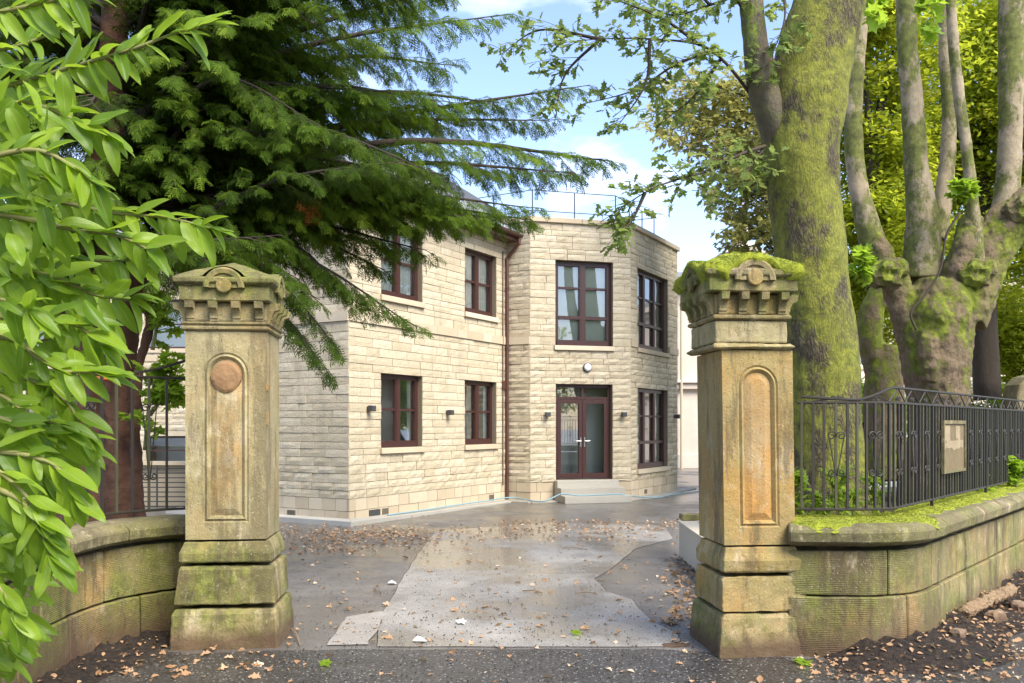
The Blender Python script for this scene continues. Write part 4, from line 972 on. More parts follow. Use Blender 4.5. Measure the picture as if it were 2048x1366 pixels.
# right fence
def scroll(c, ax, az, r0, turns, sgn, rad=.006):
    pts = []; K = 18
    for k in range(K + 1):
        q = turns * 2 * math.pi * k / K; r_ = r0 * (1 - .75 * k / K); pts.append(c + ax * (sgn * r_ * math.cos(q)) + az * (r_ * math.sin(q)))
    return pts
def fence(f, s0, s1, off, zb, zt, step, root, flip=1, curl=True, zcurl=None, posts=(), scroll_every=4, first=2, m0='iron'):
    Z = Vector((0, 0, 1)); n = int((s1 - s0) / step); bars = []
    at = lambda s, z: (lambda pr: pr[0] + pr[2] * (flip * off) + Z * z)(f(s))
    for i in range(n + 1):
        s = s0 + i * step; isp = any(abs(s - q) < step / 2 for q in posts)
        b = MB(); pr = f(s); ang = math.atan2(pr[1].y, pr[1].x); c = at(s, 0)
        w_ = .024 if isp else .017
        b.box(c + Z * ((zt + (zb - .10 if isp else zb)) / 2), (w_, w_, zt - (zb - .10 if isp else zb)), rot=ang); b.build('post' if isp else 'bar', 'irongreen' if (i * 7) % 5 < 2 else 'iron', root)
    for z in (zb, zt):
        b = MB(); K = 50; b.tube([at(s0 - .03 + (s1 - s0 + .06) * k / K, z) for k in range(K + 1)], .011, 6); b.build('rail', 'iron', root)
    if zcurl:
        b = MB(); K = 110; b.tube([at(s0 + (s1 - s0) * k / K, zcurl(s0 + (s1 - s0) * k / K)) for k in range(K + 1)], .010, 6); b.build('top_rail', 'iron', root)
    k = 0
    for i in range(first, n, scroll_every):
        s = s0 + i * step; pr = f(s); t = pr[1]; c = at(s, 0); nn = pr[2] * flip
        for sg in (-1, 1):
            for z, r0, up in ((zt - .245, .034, 1), (zb + .27, .030, -1)):
                b = MB(); b.tube(scroll(c + nn * .012 + t * (sg * .034) + Z * z, t, Z * up, r0, 1.35, -sg), .006, 5); b.build('scroll', 'iron', root)
            b = MB(); b.tube([c + nn * .012 + t * (sg * .055) + Z * (zt - .25), c + nn * .012 + t * (sg * .03) + Z * ((zt + zb) / 2 + .0), c + nn * .012 + t * (sg * .008) + Z * (zb + .27)], .0045, 5); b.build('brace', 'iron', root)
            if zcurl:
                h = zcurl(s) - zt
                if h > .02:
                    b = MB(); b.tube(scroll(c + t * (sg * .024) + Z * (zt + .03), t, Z, .02, 1.3, -sg), .0045, 5); b.build('scroll', 'iron', root)
                    b = MB(); s2 = s + sg * step * scroll_every / 2; b.tube([at(s, zcurl(s)), at(s2, zt + .01)], .006, 5); b.build('brace', 'iron', root)
fenR = empty('iron_fence', (3.2, 7, .95), 'black wrought iron fence with scrolls and arched top rail on the right mossy wall', 'fence', 'wrought iron fences')
def zcR(s):
    if s < .55: return 1.865 - .03 * s / .55
    if s < 1.05: q = (s - .55) / .5; q = q * q * (3 - 2 * q); return 1.835 + .095 * q
    return 1.93
fence(fR, .12, 8.2, -.19, 1.03, 1.815, .092, fenR, 1, True, zcR, posts=(2.05, 4.0, 6.0, 8.0), scroll_every=4, first=3)
# notice case on the fence
nr = empty('notice_board', fR(2.62)[0] + Vector((0, 0, 1.3)), 'faded torn notice in a small clear case hung on the right iron fence', 'notice'); pr = fR(2.62); c = pr[0] + pr[2] * -.165; t = pr[1]; nn = pr[2]
na, nb_ = 2.28, 2.98
def npt(s, o_, z): pr = fR(s); return pr[0] + pr[2] * o_ + Vector((0, 0, z))
def nbox(s0, s1, z0, z1, o0, o1, r=None):
    b = MB(); b.hexa([npt(s, o_, z) for z in (z0, z1) for s, o_ in ((s0, o0), (s1, o0), (s1, o1), (s0, o1))], r); return b
nbox(na, nb_, 1.26, 1.66, -.165, -.160).build('backing', 'notice', nr)
for q in ((na - .02, nb_ + .02, 1.66, 1.69), (na - .02, nb_ + .02, 1.235, 1.26)): nbox(*q, -.17, -.145).build('rim', 'coping', nr)
for q in ((na - .02, na, 1.2605, 1.6595), (nb_, nb_ + .02, 1.2605, 1.6595)): nbox(*q, -.17, -.145).build('rim', 'coping', nr)
b = MB()
for s0_, s1_, z0_, z1_ in ((na + .04, na + .22, 1.50, 1.655), (na + .40, na + .56, 1.52, 1.65), (na + .03, na + .66, 1.44, 1.52)):
    K = 8; vs = []
    for k in range(K + 1): s_ = s0_ + (s1_ - s0_) * k / K; vs += [npt(s_, -.158, z0_ + random.uniform(-.02, .02)), npt(s_, -.158, z1_ + random.uniform(-.01, .0))]
    b.add(vs, [(2 * k, 2 * k + 2, 2 * k + 3, 2 * k + 1) for k in range(K)])
b.build('torn_paper', 'notice_paper', nr)
# left fence
fenL = empty('iron_fence', (-3.0, 6.6, .9), 'black iron fence with sloping top rail on the left wall before the red-brown trunk', 'fence', 'wrought iron fences')
fence(fL, .05, 3.6, -.17, .97, 2.03, .115, fenL, FLIP, False, None, posts=(), scroll_every=4, first=3)
pr = fL(.3); a0 = fL(-.1)[0] + Vector((0, .2, 2.28)); b = MB(); b.tube(bez([a0, fL(.35)[0] + Vector((-.02, .17, 2.13)), fL(.8)[0] + Vector((.1, .12, 2.04))], 8), .011, 6); b.build('top_rail', 'iron', fenL)
# garden beds behind the walls
bedR = [(2.30, 6.62), (2.55, 6.58), (2.85, 6.70), (3.0, 6.9), (3.7, 7.75), (5.2, 9.55), (7.0, 11.7), (8.7, 13.7), (14, 20), (14, 26), (9.4, 16.8), (4.2, 13.6), (2.45, 10.9)]
b = MB(); tp = [(x, y, .50) for x, y in bedR]; n_ = len(tp); b.add([(x, y, -.02) for x, y in bedR] + tp, [(i, (i + 1) % n_, n_ + (i + 1) % n_, n_ + i) for i in range(n_)] + [tuple(range(n_, 2 * n_))], .5)
tag(b.build('garden_ground', 'soil'), kind='structure')
bedL = [(-2.45, 7.35), (-2.75, 7.25), (-3.2, 6.95), (-3.35, 6.3), (-3.3, 5.2), (-3.1, 3.6), (-9, 3.6), (-9, 10.2), (-4.5, 10.2), (-3.0, 9.0)]
b = MB(); n_ = len(bedL); b.add([(x, y, -.02) for x, y in bedL] + [(x, y, .62) for x, y in bedL], [(i, (i + 1) % n_, n_ + (i + 1) % n_, n_ + i) for i in range(n_)] + [tuple(range(n_, 2 * n_))], .5)
tag(b.build('garden_ground', 'soil'), kind='structure')
# pale low wall behind the right pier
lw = empty('low_wall', (2.1, 9.3, 0), 'pale rendered low wall with a loose stone block on it behind the right pier', 'wall')
b = MB(); b.hexa([(1.98, 7.2, 0), (2.07, 7.2, 0), (2.20, 11.0, 0), (2.10, 11.0, 0), (1.98, 7.2, .42), (2.07, 7.2, .42), (2.20, 11.0, .42), (2.10, 11.0, .42)]); bevel(b.build('wall', 'white_paint', lw), .01)
b = MB(); b.hexa([(1.95, 7.2, .424), (2.075, 7.2, .424), (2.3, 11.02, .424), (2.08, 11.02, .424), (1.95, 7.2, .455), (2.075, 7.2, .455), (2.3, 11.02, .455), (2.08, 11.02, .455)]); bevel(b.build('coping', 'white_paint', lw), .008)
b = MB(); b.hexa([(2.12, 10.9, .46), (2.45, 10.9, .46), (2.45, 11.15, .46), (2.12, 11.15, .46), (2.13, 10.92, .53), (2.43, 10.92, .53), (2.43, 11.14, .53), (2.13, 11.14, .53)]); tag(bevel(b.build('stone_block', 'wallstone'), .01), 'flat weathered stone block lying at the far end of the pale low wall', 'stone')

# ---------------------------------------------------------------- trees: woody parts
def limbs(name, tubes, mat, parent, voxel=.03, disp=.03, dsc=.4, ridge=None):
    """tubes: list of (points, radii) blended by a voxel remesh"""
    b = MB()
    for pts, rad in tubes: b.tube(bez(pts, 6), lerpl(rad, 6), 18)
    o = b.build(name, mat, parent, smooth=True)
    m_ = o.modifiers.new('remesh', 'REMESH'); m_.mode = 'VOXEL'; m_.voxel_size = voxel; m_.use_smooth_shade = True
    s_ = o.modifiers.new('smooth', 'SMOOTH'); s_.iterations = 8; s_.factor = .8
    t = bpy.data.textures.new(name, 'CLOUDS'); t.noise_scale = dsc; t.noise_depth = 3
    d_ = o.modifiers.new('lumps', 'DISPLACE'); d_.texture = t; d_.strength = disp; d_.mid_level = .5; d_.texture_coords = 'LOCAL'
    return o
Y1 = 9.5
oak = empty('oak_tree', P(1655, 1030, Y1), 'massive moss-covered tree with deeply furrowed bark close behind the right pier', 'tree')
q = lambda px, py, Y=Y1: P(px, py, Y); rr = lambda w_: w_ / 2 / F * Y1
trunk = limbs('trunk', [([q(1668, 1060), q(1655, 980), q(1648, 850), q(1640, 700), q(1625, 560), q(1612, 420), q(1600, 300), q(1610, 200), q(1635, 90), q(1668, -30), q(1690, -140)], [rr(190), rr(158), rr(145), rr(146), rr(142), rr(138), rr(150), rr(165), rr(150), rr(135), rr(120)]),
    ([q(1600, 1010), q(1590, 1045)], [rr(60), rr(70)]), ([q(1700, 1000), q(1728, 1050)], [rr(70), rr(80)])], 'oak', oak, .022, .045, .35)
limbs('limb', [([q(1632, 520, 9.5), q(1600, 370, 9.5), q(1560, 262, 9.42), q(1526, 180, 9.32), q(1510, 80, 9.3), q(1500, -30, 9.3), q(1500, -130, 9.3)], [rr(30), rr(58), rr(74), rr(60), rr(48), rr(46), rr(40)])], 'greybark', oak, .022, .03, .3)
Y2 = 13.0; poll = empty('pollard_tree', P(1880, 840, Y2), 'old pollarded tree with knobbly moss-topped trunk and straight pale stems behind the right fence', 'tree')
q = lambda px, py, Y=Y2: P(px, py, Y); rr = lambda w_: w_ / 2 / F * Y2
limbs('trunk', [([q(1880, 990), q(1878, 830), q(1872, 740), q(1872, 640), q(1890, 570)], [rr(150), rr(108), rr(128), rr(145), rr(120)]),
    ([q(1850, 720), q(1816, 640), q(1792, 575), q(1776, 540)], [rr(80), rr(62), rr(54), rr(58)]),
    ([q(1915, 640), q(1950, 560), q(1990, 480), q(2050, 430), q(2090, 400)], [rr(110), rr(100), rr(95), rr(105), rr(100)]),
    ([q(1862, 660), q(1848, 560, 13.2), q(1842, 450, 13.3)], [rr(80), rr(76), rr(58)]),
    ([q(1900, 620), q(1925, 520, 12.8), q(1945, 430, 12.8)], [rr(90), rr(60), rr(40)]), ([q(1800, 590), q(1768, 520, 13.2), q(1745, 470, 13.3)], [rr(50), rr(46), rr(48)]),
    ([q(1862, 760, 12.7), q(1855, 690, 12.6), q(1862, 672, 12.55)], [rr(40), rr(38), rr(30)])], 'poll', poll, .025, .11, .2)
stems = [([(1755, 520, 13.3), (1735, 450, 13.3), (1715, 360, 13.3), (1706, 250, 13.3), (1712, 140, 13.3), (1722, 40, 13.3), (1728, -90, 13.3)], [60, 56, 44, 43, 40, 34, 30]),
         ([(1842, 560, 13.15), (1845, 440, 13.15), (1832, 330, 13.15), (1824, 200, 13.15), (1814, 80, 13.15), (1810, -90, 13.15)], [86, 66, 54, 50, 46, 42]),
         ([(1868, 480, 13.5), (1890, 370, 13.5), (1898, 240, 13.5), (1890, 100, 13.5), (1884, -90, 13.5)], [56, 40, 34, 30, 27]),
         ([(1958, 560, 12.7), (1948, 440, 12.7), (1936, 320, 12.7), (1918, 190, 12.7), (1905, 60, 12.7), (1898, -90, 12.7)], [34, 30, 26, 26, 24, 22]),
         ([(1985, 500, 13.1), (2012, 400, 13.1), (2020, 280, 13.1), (2022, 120, 13.1), (2020, -90, 13.1)], [74, 56, 52, 56, 52])]
for pts, wd in stems:
    limbs('stem', [([P(*a) for a in pts], [x * (.86 if x < 60 else .95) / 2 / F * 13 for x in wd])], 'stem', poll, .022, .03, .25)
for c_, px in ((q(1772, 545, 12.9), 1), (q(1945, 545, 12.75), 2), (q(2040, 420, 12.8), 3)):   # cut knobs
    b = MB(); b.tube([c_ + Vector((0, .1, -.15)), c_, c_ + Vector((-.05, -.03, .1)), c_ + Vector((-.06, -.03, .16))], [.24, .30, .27, .1], 16); o = b.build('knob', 'poll', poll, smooth=True)
    m_ = o.modifiers.new('remesh', 'REMESH'); m_.mode = 'VOXEL'; m_.voxel_size = .03; t = bpy.data.textures.new('knob', 'VORONOI'); t.noise_scale = .14; d_ = o.modifiers.new('lumps', 'DISPLACE'); d_.texture = t; d_.strength = .14
b = MB(); b.tube(bez([q(1832, 660, 12.4), q(1822, 625, 12.4), q(1850, 590, 12.4), q(1880, 540, 12.4), q(1893, 470, 12.4), q(1920, 425, 12.4)], 8), [.018] * 41, 6); b.build('vine', 'dark_twig', poll, smooth=True)
snd = empty('forked_tree', P(1765, 840, 15), 'dark stubby trunk with a curved hollow arm between the mossy tree and the pollard', 'tree')
q = lambda px, py, Y=15: P(px, py, Y); rr = lambda w_: w_ / 2 / F * 15
limbs('trunk', [([q(1768, 960), q(1768, 850), q(1768, 760), q(1778, 690)], [rr(95), rr(80), rr(76), rr(62)]), ([q(1760, 750), q(1742, 690), q(1740, 640), q(1755, 595), q(1785, 560), q(1800, 520)], [rr(54), rr(50), rr(48), rr(46), rr(44), rr(40)])], 'poll', snd, .03, .08, .3)
con = empty('cypress_tree', P(235, 1015, 8), 'big dark cypress with drooping feathery boughs and red-brown stringy trunk on the left', 'tree')
q = lambda px, py, Y=8.0: P(px, py, Y); rr = lambda w_: w_ / 2 / F * 8
limbs('trunk', [([q(200, 1100), q(190, 950), q(185, 800), q(180, 650), q(190, 450), q(220, 200), q(240, -200)], [rr(120), rr(80), rr(74), rr(74), rr(70), rr(60), rr(40)]),
    ([q(245, 1100, 7.9), q(240, 950, 7.9), q(238, 800, 7.9), q(245, 680, 7.9), q(265, 560, 7.9), q(310, 480, 7.95)], [rr(70), rr(60), rr(58), rr(62), rr(50), rr(36)]),
    ([q(140, 1100, 8.1), q(150, 900, 8.1), q(140, 700, 8.1), q(100, 500, 8.1), q(60, 300, 8.1)], [rr(60), rr(56), rr(50), rr(46), rr(40)]),
    ([q(285, 1100, 7.8), q(272, 900, 7.8), q(278, 740, 7.8), q(300, 640, 7.8), q(275, 560, 7.9)], [rr(24), rr(22), rr(20), rr(20), rr(20)])], 'conbark', con, .02, .05, .12)

b = MB(); tc_ = P(215, 757, 7.7); b.tube([tc_ + Vector((-.12, -.02, 0)), tc_ + Vector((0, -.09, .004)), tc_ + Vector((.10, -.04, -.004))], [.028, .03, .026], 6); MAT['tape'] = mat_plain('orange_tape', (.65, .16, .03), .6); tag(b.build('tape', 'tape', con), 'strip of orange tape tied round the trunk')
# ---------------------------------------------------------------- foliage templates
def frond_template(nb=6):
    """feathery flat spray, unit length along y"""
    vs, fs = [], []
    def tri(a, b_, c_): k = len(vs); vs.extend([a, b_, c_]); fs.append((k, k + 1, k + 2))
    tri((-.02, 0, 0), (.02, 0, 0), (0, 1, 0)); tri((-.05, .72, 0), (.05, .78, 0), (0, 1.04, .02))
    for i in range(nb):
        y = .05 + .86 * i / nb; l = .44 * (1 - y) ** .55 + .07
        for sg in (-1, 1):
            y0 = y + (.06 if sg > 0 else 0); th = .85 + random.uniform(-.15, .15); dx, dy = sg * math.sin(th), math.cos(th); z = random.uniform(-.06, .04)
            tip = (dx * l, y0 + dy * l, z - .10 * l); tri((0, y0 - .035, 0), (0, y0 + .045, 0), tip)
            for k, s2 in ((.38, 1), (.66, -1)):
                bx, by = dx * l * k, y0 + dy * l * k; l2 = l * .46 * (1.15 - k * .7)
                a = math.atan2(dx, dy) + s2 * .7
                tri((bx - dx * .05, by - dy * .05, z * k), (bx + dx * .05, by + dy * .05, z * k), (bx + math.sin(a) * l2, by + math.cos(a) * l2, z - .04 + random.uniform(-.05, .05)))
    v = np.array(vs); v[:, 2] -= .16 * v[:, 1] ** 2; return v, np.array(fs)
FT = [frond_template(6), frond_template(5)]
def leaf_template(kind):
    if kind == 'oval': v = [(0, 0, 0), (.22, .3, .03), (.24, .6, .02), (0, 1, -.06), (-.24, .6, .02), (-.22, .3, .03), (0, .5, -.03)]; f = [(0, 1, 6), (1, 2, 6), (2, 3, 6), (3, 4, 6), (4, 5, 6), (5, 0, 6)]
    elif kind == 'lobed': v = [(0, 0, 0), (.14, .15, 0), (.1, .3, .02), (.3, .42, .03), (.18, .55, .0), (.28, .74, .02), (.1, .8, 0), (0, 1, -.05), (-.1, .8, 0), (-.28, .74, .02), (-.18, .55, 0), (-.3, .42, .03), (-.1, .3, .02), (-.14, .15, 0), (0, .5, -.02)]; f = [(i, (i + 1) % 14, 14) for i in range(14)]
    elif kind == 'maple':
        v = [(0, 0, 0)]; 
        for k in range(11): a = math.pi * 2 * (k + .5) / 11 ; r_ = (.55 if k % 2 else .3); v.append((math.sin(a) * r_, .5 + -math.cos(a) * r_, random.uniform(-.03, .03)))
        v.append((0, .5, -.05)); f = [(i, i % 11 + 1, 12) for i in range(1, 12)]
    return np.array(v, float), np.array(f)
LT = {k: leaf_template(k) for k in ('oval', 'lobed', 'maple')}
LT['ovalq'] = (np.array([(0, 0, 0), (.27, .5, .03), (0, 1, -.05), (-.27, .5, .03)], float), np.array([(0, 1, 2), (0, 2, 3)]))

# conifer boughs -----------------------------------------------------------
fr_pos, fr_ax, fr_nm, fr_sc, fr_r = [], [], [], [], []; tw = MB()
def bough(start, ctrl, tip, name='branch', r0=.05, sl=1.0, dens=1.0, fscale=1.0, t_from=.22):
    st, ct, tp_ = P(*start), P(*ctrl), P(*tip); pl = bez([st, ct, tp_], 14); Lb = sum((b_ - a).length for a, b_ in zip(pl, pl[1:]))
    b = MB(); m_ = len(pl); b.tube(pl, [max(.004, r0 * (1 - .92 * i / (m_ - 1))) for i in range(m_)], 7); b.build(name, 'bgbark', con, smooth=True)
    tone = random.random() * .5; side = 1; s = 0; tot = 0; step = .085 / dens; nxt = Lb * t_from
    for i in range(m_ - 1):
        a, c_ = pl[i], pl[i + 1]; seg = (c_ - a).length
        while nxt < tot + seg:
            t = (nxt - tot) / seg; p = a.lerp(c_, t); tg = (c_ - a).normalized(); sd = tg.cross(Vector((0, 0, 1))).normalized() * side; side = -side
            u = nxt / Lb; ln = sl * (.95 * (1 - u) ** .7 + .18) * random.uniform(.6, 1.1)
            dr = (tg * .75 + sd * random.uniform(.5, 1.0) + Vector((0, 0, random.uniform(-.35, .1)))).normalized(); q0 = p; k = max(2, int(ln / .068)); pp = [p]
            for j in range(k):
                dr = (dr + Vector((random.uniform(-.08, .08), random.uniform(-.08, .08), -.075))).normalized(); q1 = q0 + dr * (ln / k); pp.append(q1)
                s2 = dr.cross(Vector((0, 0, 1)))
                if s2.length < .1: s2 = Vector((1, 0, 0))
                s2.normalize()
                for sg in ((-1, 1) if j < k - 1 else (-1, 0, 1)):
                    ax = (dr * .8 + s2 * sg * random.uniform(.4, .9) + Vector((0, 0, random.uniform(-.85, .05)))).normalized()
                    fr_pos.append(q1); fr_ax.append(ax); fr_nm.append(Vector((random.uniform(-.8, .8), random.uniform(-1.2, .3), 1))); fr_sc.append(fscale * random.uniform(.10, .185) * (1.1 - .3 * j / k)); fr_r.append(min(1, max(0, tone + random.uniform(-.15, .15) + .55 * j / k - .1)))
                q0 = q1
            tw.tube(pp[::2] + ([pp[-1]] if len(pp) % 2 == 0 else []), [.006] + [.003] * (len(pp[::2]) - 1 + (1 if len(pp) % 2 == 0 else 0)), 3, .5)
            nxt += step * random.uniform(.7, 1.3)
        tot += seg
B = bough
# long boughs reaching right across the sky
B((240, 430, 8), (780, 285, 8.8), (1225, 322, 9.6), sl=.95, r0=.07); B((240, 430, 8), (760, 330, 8.6), (1150, 345, 9.2), sl=.9)
B((240, 380, 8), (700, 250, 9.2), (1110, 240, 10.2), sl=.8); B((235, 350, 8), (800, 230, 9.6), (1180, 170, 10.6), sl=.75, dens=.9)
B((235, 330, 8), (700, 190, 8.6), (1000, 205, 9.4), sl=.6, dens=.9); B((225, 250, 8), (620, 90, 8.5), (1000, 30, 9.2), sl=.9)
B((225, 250, 8), (600, 60, 9), (930, -30, 9.6), sl=1.0); B((230, 280, 8), (640, 120, 9), (905, 130, 9.8), sl=1.0)
B((235, 420, 8), (700, 380, 8.4), (1060, 415, 8.8), sl=.85); B((235, 440, 8), (720, 400, 8.9), (1065, 440, 9.2), sl=.75); B((235, 440, 8), (650, 400, 8.2), (960, 440, 8.4), sl=.8)
B((240, 480, 8), (520, 430, 8.2), (850, 500, 8.6), sl=.8); B((240, 520, 8), (520, 440, 8.4), (770, 540, 8.9), sl=.8)
B((240, 520, 8), (560, 500, 8.0), (835, 655, 8.2), sl=.55, r0=.035); B((240, 520, 8), (540, 470, 8.0), (720, 610, 8.1), sl=.75, r0=.035); B((300, 520, 8), (540, 560, 7.9), (680, 700, 7.9), sl=.6, r0=.03)
B((300, 520, 8), (520, 590, 7.7), (660, 745, 7.7), sl=.42, r0=.02, t_from=.45); B((300, 520, 7.8), (470, 510, 7.6), (640, 600, 7.6), sl=.6, r0=.03)
B((250, 520, 7.8), (300, 500, 7.2), (370, 610, 6.9), sl=.4, r0=.02, fscale=.9); B((250, 500, 7.8), (330, 470, 7.2), (440, 540, 7.0), sl=.35, r0=.02)
rs_ = random.Random(3)
for i in range(60):                           # the dense body
    tx = rs_.uniform(300, 930); ty = rs_.uniform(-140, 420 if tx > 550 else 470); Yt = rs_.uniform(7.2, 10.5)
    if tx > 780 and 40 < ty < 160: ty += 130
    if 500 < tx < 700 and 20 < ty < 110: ty += 110
    B((rs_.uniform(200, 260), ty + rs_.uniform(-60, 260), 8), ((230 + tx) / 2, ty - rs_.uniform(-60, 110), (8 + Yt) / 2), (tx, ty, Yt), sl=rs_.uniform(.7, 1.15), r0=.035, dens=.85, t_from=.12)
for i in range(40):                           # left side and behind
    tx = rs_.uniform(-260, 320); ty = rs_.uniform(-120, 560); Yt = rs_.uniform(6.6, 10)
    B((220, ty + 60, 8), ((220 + tx) / 2, ty - 20, (8 + Yt) / 2), (tx, ty, Yt), sl=rs_.uniform(.7, 1.1), r0=.03, t_from=.1, dens=.8)
B((240, 520, 8), (330, 490, 7.2), (560, 470, 7.4), sl=.5, r0=.03); B((240, 520, 8), (420, 470, 7.6), (600, 560, 7.6), sl=.45, r0=.03)
for i in range(12):
    tx = rs_.uniform(430, 760); ty = rs_.uniform(-60, 170); B((235, ty + 180, 8), ((235 + tx) / 2, ty + 30, 8.6), (tx, ty, rs_.uniform(8.6, 10.2)), sl=rs_.uniform(.8, 1.1), r0=.03, t_from=.2)
for i in range(8):
    tx = rs_.uniform(520, 900); ty = rs_.uniform(380, 500); B((240, ty - 10, 8), ((240 + tx) / 2, ty - 60, 8.2), (tx, ty, rs_.uniform(8.0, 9.0)), sl=rs_.uniform(.5, .8), r0=.025, t_from=.3)
tw.build('twig', 'dark_twig', con)['kind'] = 'stuff'
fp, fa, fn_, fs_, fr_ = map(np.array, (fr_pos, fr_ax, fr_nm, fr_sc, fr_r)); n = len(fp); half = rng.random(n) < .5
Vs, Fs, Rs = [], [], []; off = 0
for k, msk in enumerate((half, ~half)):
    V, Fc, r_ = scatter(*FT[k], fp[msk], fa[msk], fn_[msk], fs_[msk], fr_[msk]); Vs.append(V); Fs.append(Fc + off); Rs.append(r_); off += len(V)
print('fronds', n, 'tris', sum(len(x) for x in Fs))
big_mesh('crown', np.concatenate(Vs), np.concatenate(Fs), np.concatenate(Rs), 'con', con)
# a dead brown spray
pos = [P(625, 405, 7.9) + Vector((random.gauss(0, .04), random.gauss(0, .04), random.gauss(0, .04))) for _ in range(26)]
V, Fc, r_ = scatter(*FT[0], pos, [(random.uniform(-.5, .5), random.uniform(-.5, .5), -1) for _ in pos], rng.normal(0, 1, (26, 3)), rng.uniform(.12, .2, 26), rng.random(26)); big_mesh('dead_spray', V, Fc, r_, 'con_dead', con)

# broadleaf sprays ---------------------------------------------------------
def leafy(root, lines, mat, kind, size, step=.12, tl=(.25, .7), per=5, dens=1.0, name='crown', droop=-.15, branch_r=.02, bmat='dark_twig', spread=1.0):
    pos, ax, nm, scl, rn = [], [], [], [], []; tw = MB()
    for pts in lines:
        pl = bez([P(*a) for a in pts], 8); m_ = len(pl); b = MB(); b.tube(pl, [max(.004, branch_r * (1 - .85 * i / (m_ - 1))) for i in range(m_)], 6); b.build('branch', bmat, root, smooth=True)
        for i in range(2, m_ - 1):
            seg = (pl[i + 1] - pl[i]); L_ = seg.length; k = max(1, int(L_ / step * dens + random.random()))
            for _ in range(k):
                p = pl[i] + seg * random.random(); dr = Vector((random.gauss(0, 1), random.gauss(0, 1) * spread, random.gauss(-.1, .7))).normalized() + seg.normalized() * .6; dr.normalize()
                ln = random.uniform(*tl) * (1.2 - .7 * i / m_); e = p + dr * ln; tw.tube([p, p + dr * ln * .5 + Vector((0, 0, .02)), e], [.004, .003, .002], 3, .5)
                nl = int(per * ln / tl[1] * 2) + 3; tone = random.random() * .6
                for j in range(nl):
                    t = .25 + .75 * j / nl; pp = p + dr * ln * t; a = (dr * .5 + Vector((random.gauss(0, .7), random.gauss(0, .7), random.gauss(droop, .35)))).normalized()
                    pos.append(pp); ax.append(a); nm.append(Vector((random.gauss(0, .5), random.gauss(0, .5) - .2, 1))); scl.append(random.uniform(*size)); rn.append(min(1, tone + random.random() * .4))
    tw.build('twig', bmat, root)['kind'] = 'stuff'; n = len(pos)
    V, Fc, r_ = scatter(*LT[kind], np.array(pos), np.array(ax), np.array(nm), np.array(scl), np.array(rn)); print(root.name, name, n)
    return big_mesh(name, V, Fc, r_, mat, root)
Yo = 9.3
leafy(oak, [[(1520, 215, 9.4), (1455, 130, 9.2), (1400, 90, 9.1), (1300, 78, 9.0), (1200, 78, 9.0), (1080, 90, 9.0)], [(1430, 100, 9.2), (1350, 130, 9.3), (1270, 180, 9.4), (1160, 210, 9.4)],
    [(1500, -20, 9.4), (1420, 10, 9.6), (1340, 30, 9.8), (1270, -10, 10)], [(1400, 90, 9.1), (1330, 40, 9), (1260, 10, 9), (1200, -10, 9)],
    [(1530, 292, 9.3), (1478, 310, 9.0), (1420, 340, 8.8), (1345, 362, 8.6), (1290, 385, 8.5), (1200, 445, 8.5)], [(1525, 300, 9.3), (1490, 350, 9.2), (1450, 410, 9.0)],
    [(1500, 40, 9.4), (1450, -30, 9), (1400, -40, 9)], [(1560, -60, 9.4), (1570, 30, 9), (1545, 110, 9)], [(1440, 120, 9.2), (1390, 190, 9.2), (1330, 240, 9.2)], [(1200, 78, 9), (1130, 150, 9.1), (1110, 240, 9.2)], [(1200, 78, 9), (1080, 60, 9.1), (1000, 110, 9.2)], [(1290, 385, 8.5), (1270, 430, 8.5), (1250, 465, 8.5)], [(1300, 78, 9), (1290, 170, 9), (1230, 260, 9)], [(1420, 10, 9.6), (1380, -30, 9.6), (1340, -40, 9.6)]],
    'oakleaf', 'lobed', (.075, .14), .12, (.15, .55), 5, dens=1.0)
bee = empty('beech_tree', P(1560, 800, 19), 'copper and green leaved tree showing against the sky left of the mossy trunk', 'tree')
b = MB(); b.tube(bez([P(1575, 890, 19), P(1570, 600, 19), P(1560, 350, 19), P(1540, 100, 19)], 6), lerpl([.3, .25, .16, .06], 6), 10); b.build('trunk', 'conbark', bee, smooth=True)
lines = []
r2 = random.Random(11)
for i in range(46):
    ex = r2.uniform(1290, 1540); ey = r2.uniform(150, 480)
    if ey > 300: ex = max(ex, 1400)
    if ey > 420: ex = max(ex, 1460)
    sy = ey + r2.uniform(20, 120); lines.append([(1562, sy, 19), ((1562 + ex) / 2, (sy + ey) / 2 - 15, 18.6 + r2.uniform(-.8, .8)), (ex, ey, 18.5 + r2.uniform(-1.5, 1.5))])
leafy(bee, lines, 'beech', 'oval', (.10, .17), .09, (.3, .95), 7, dens=1.0)
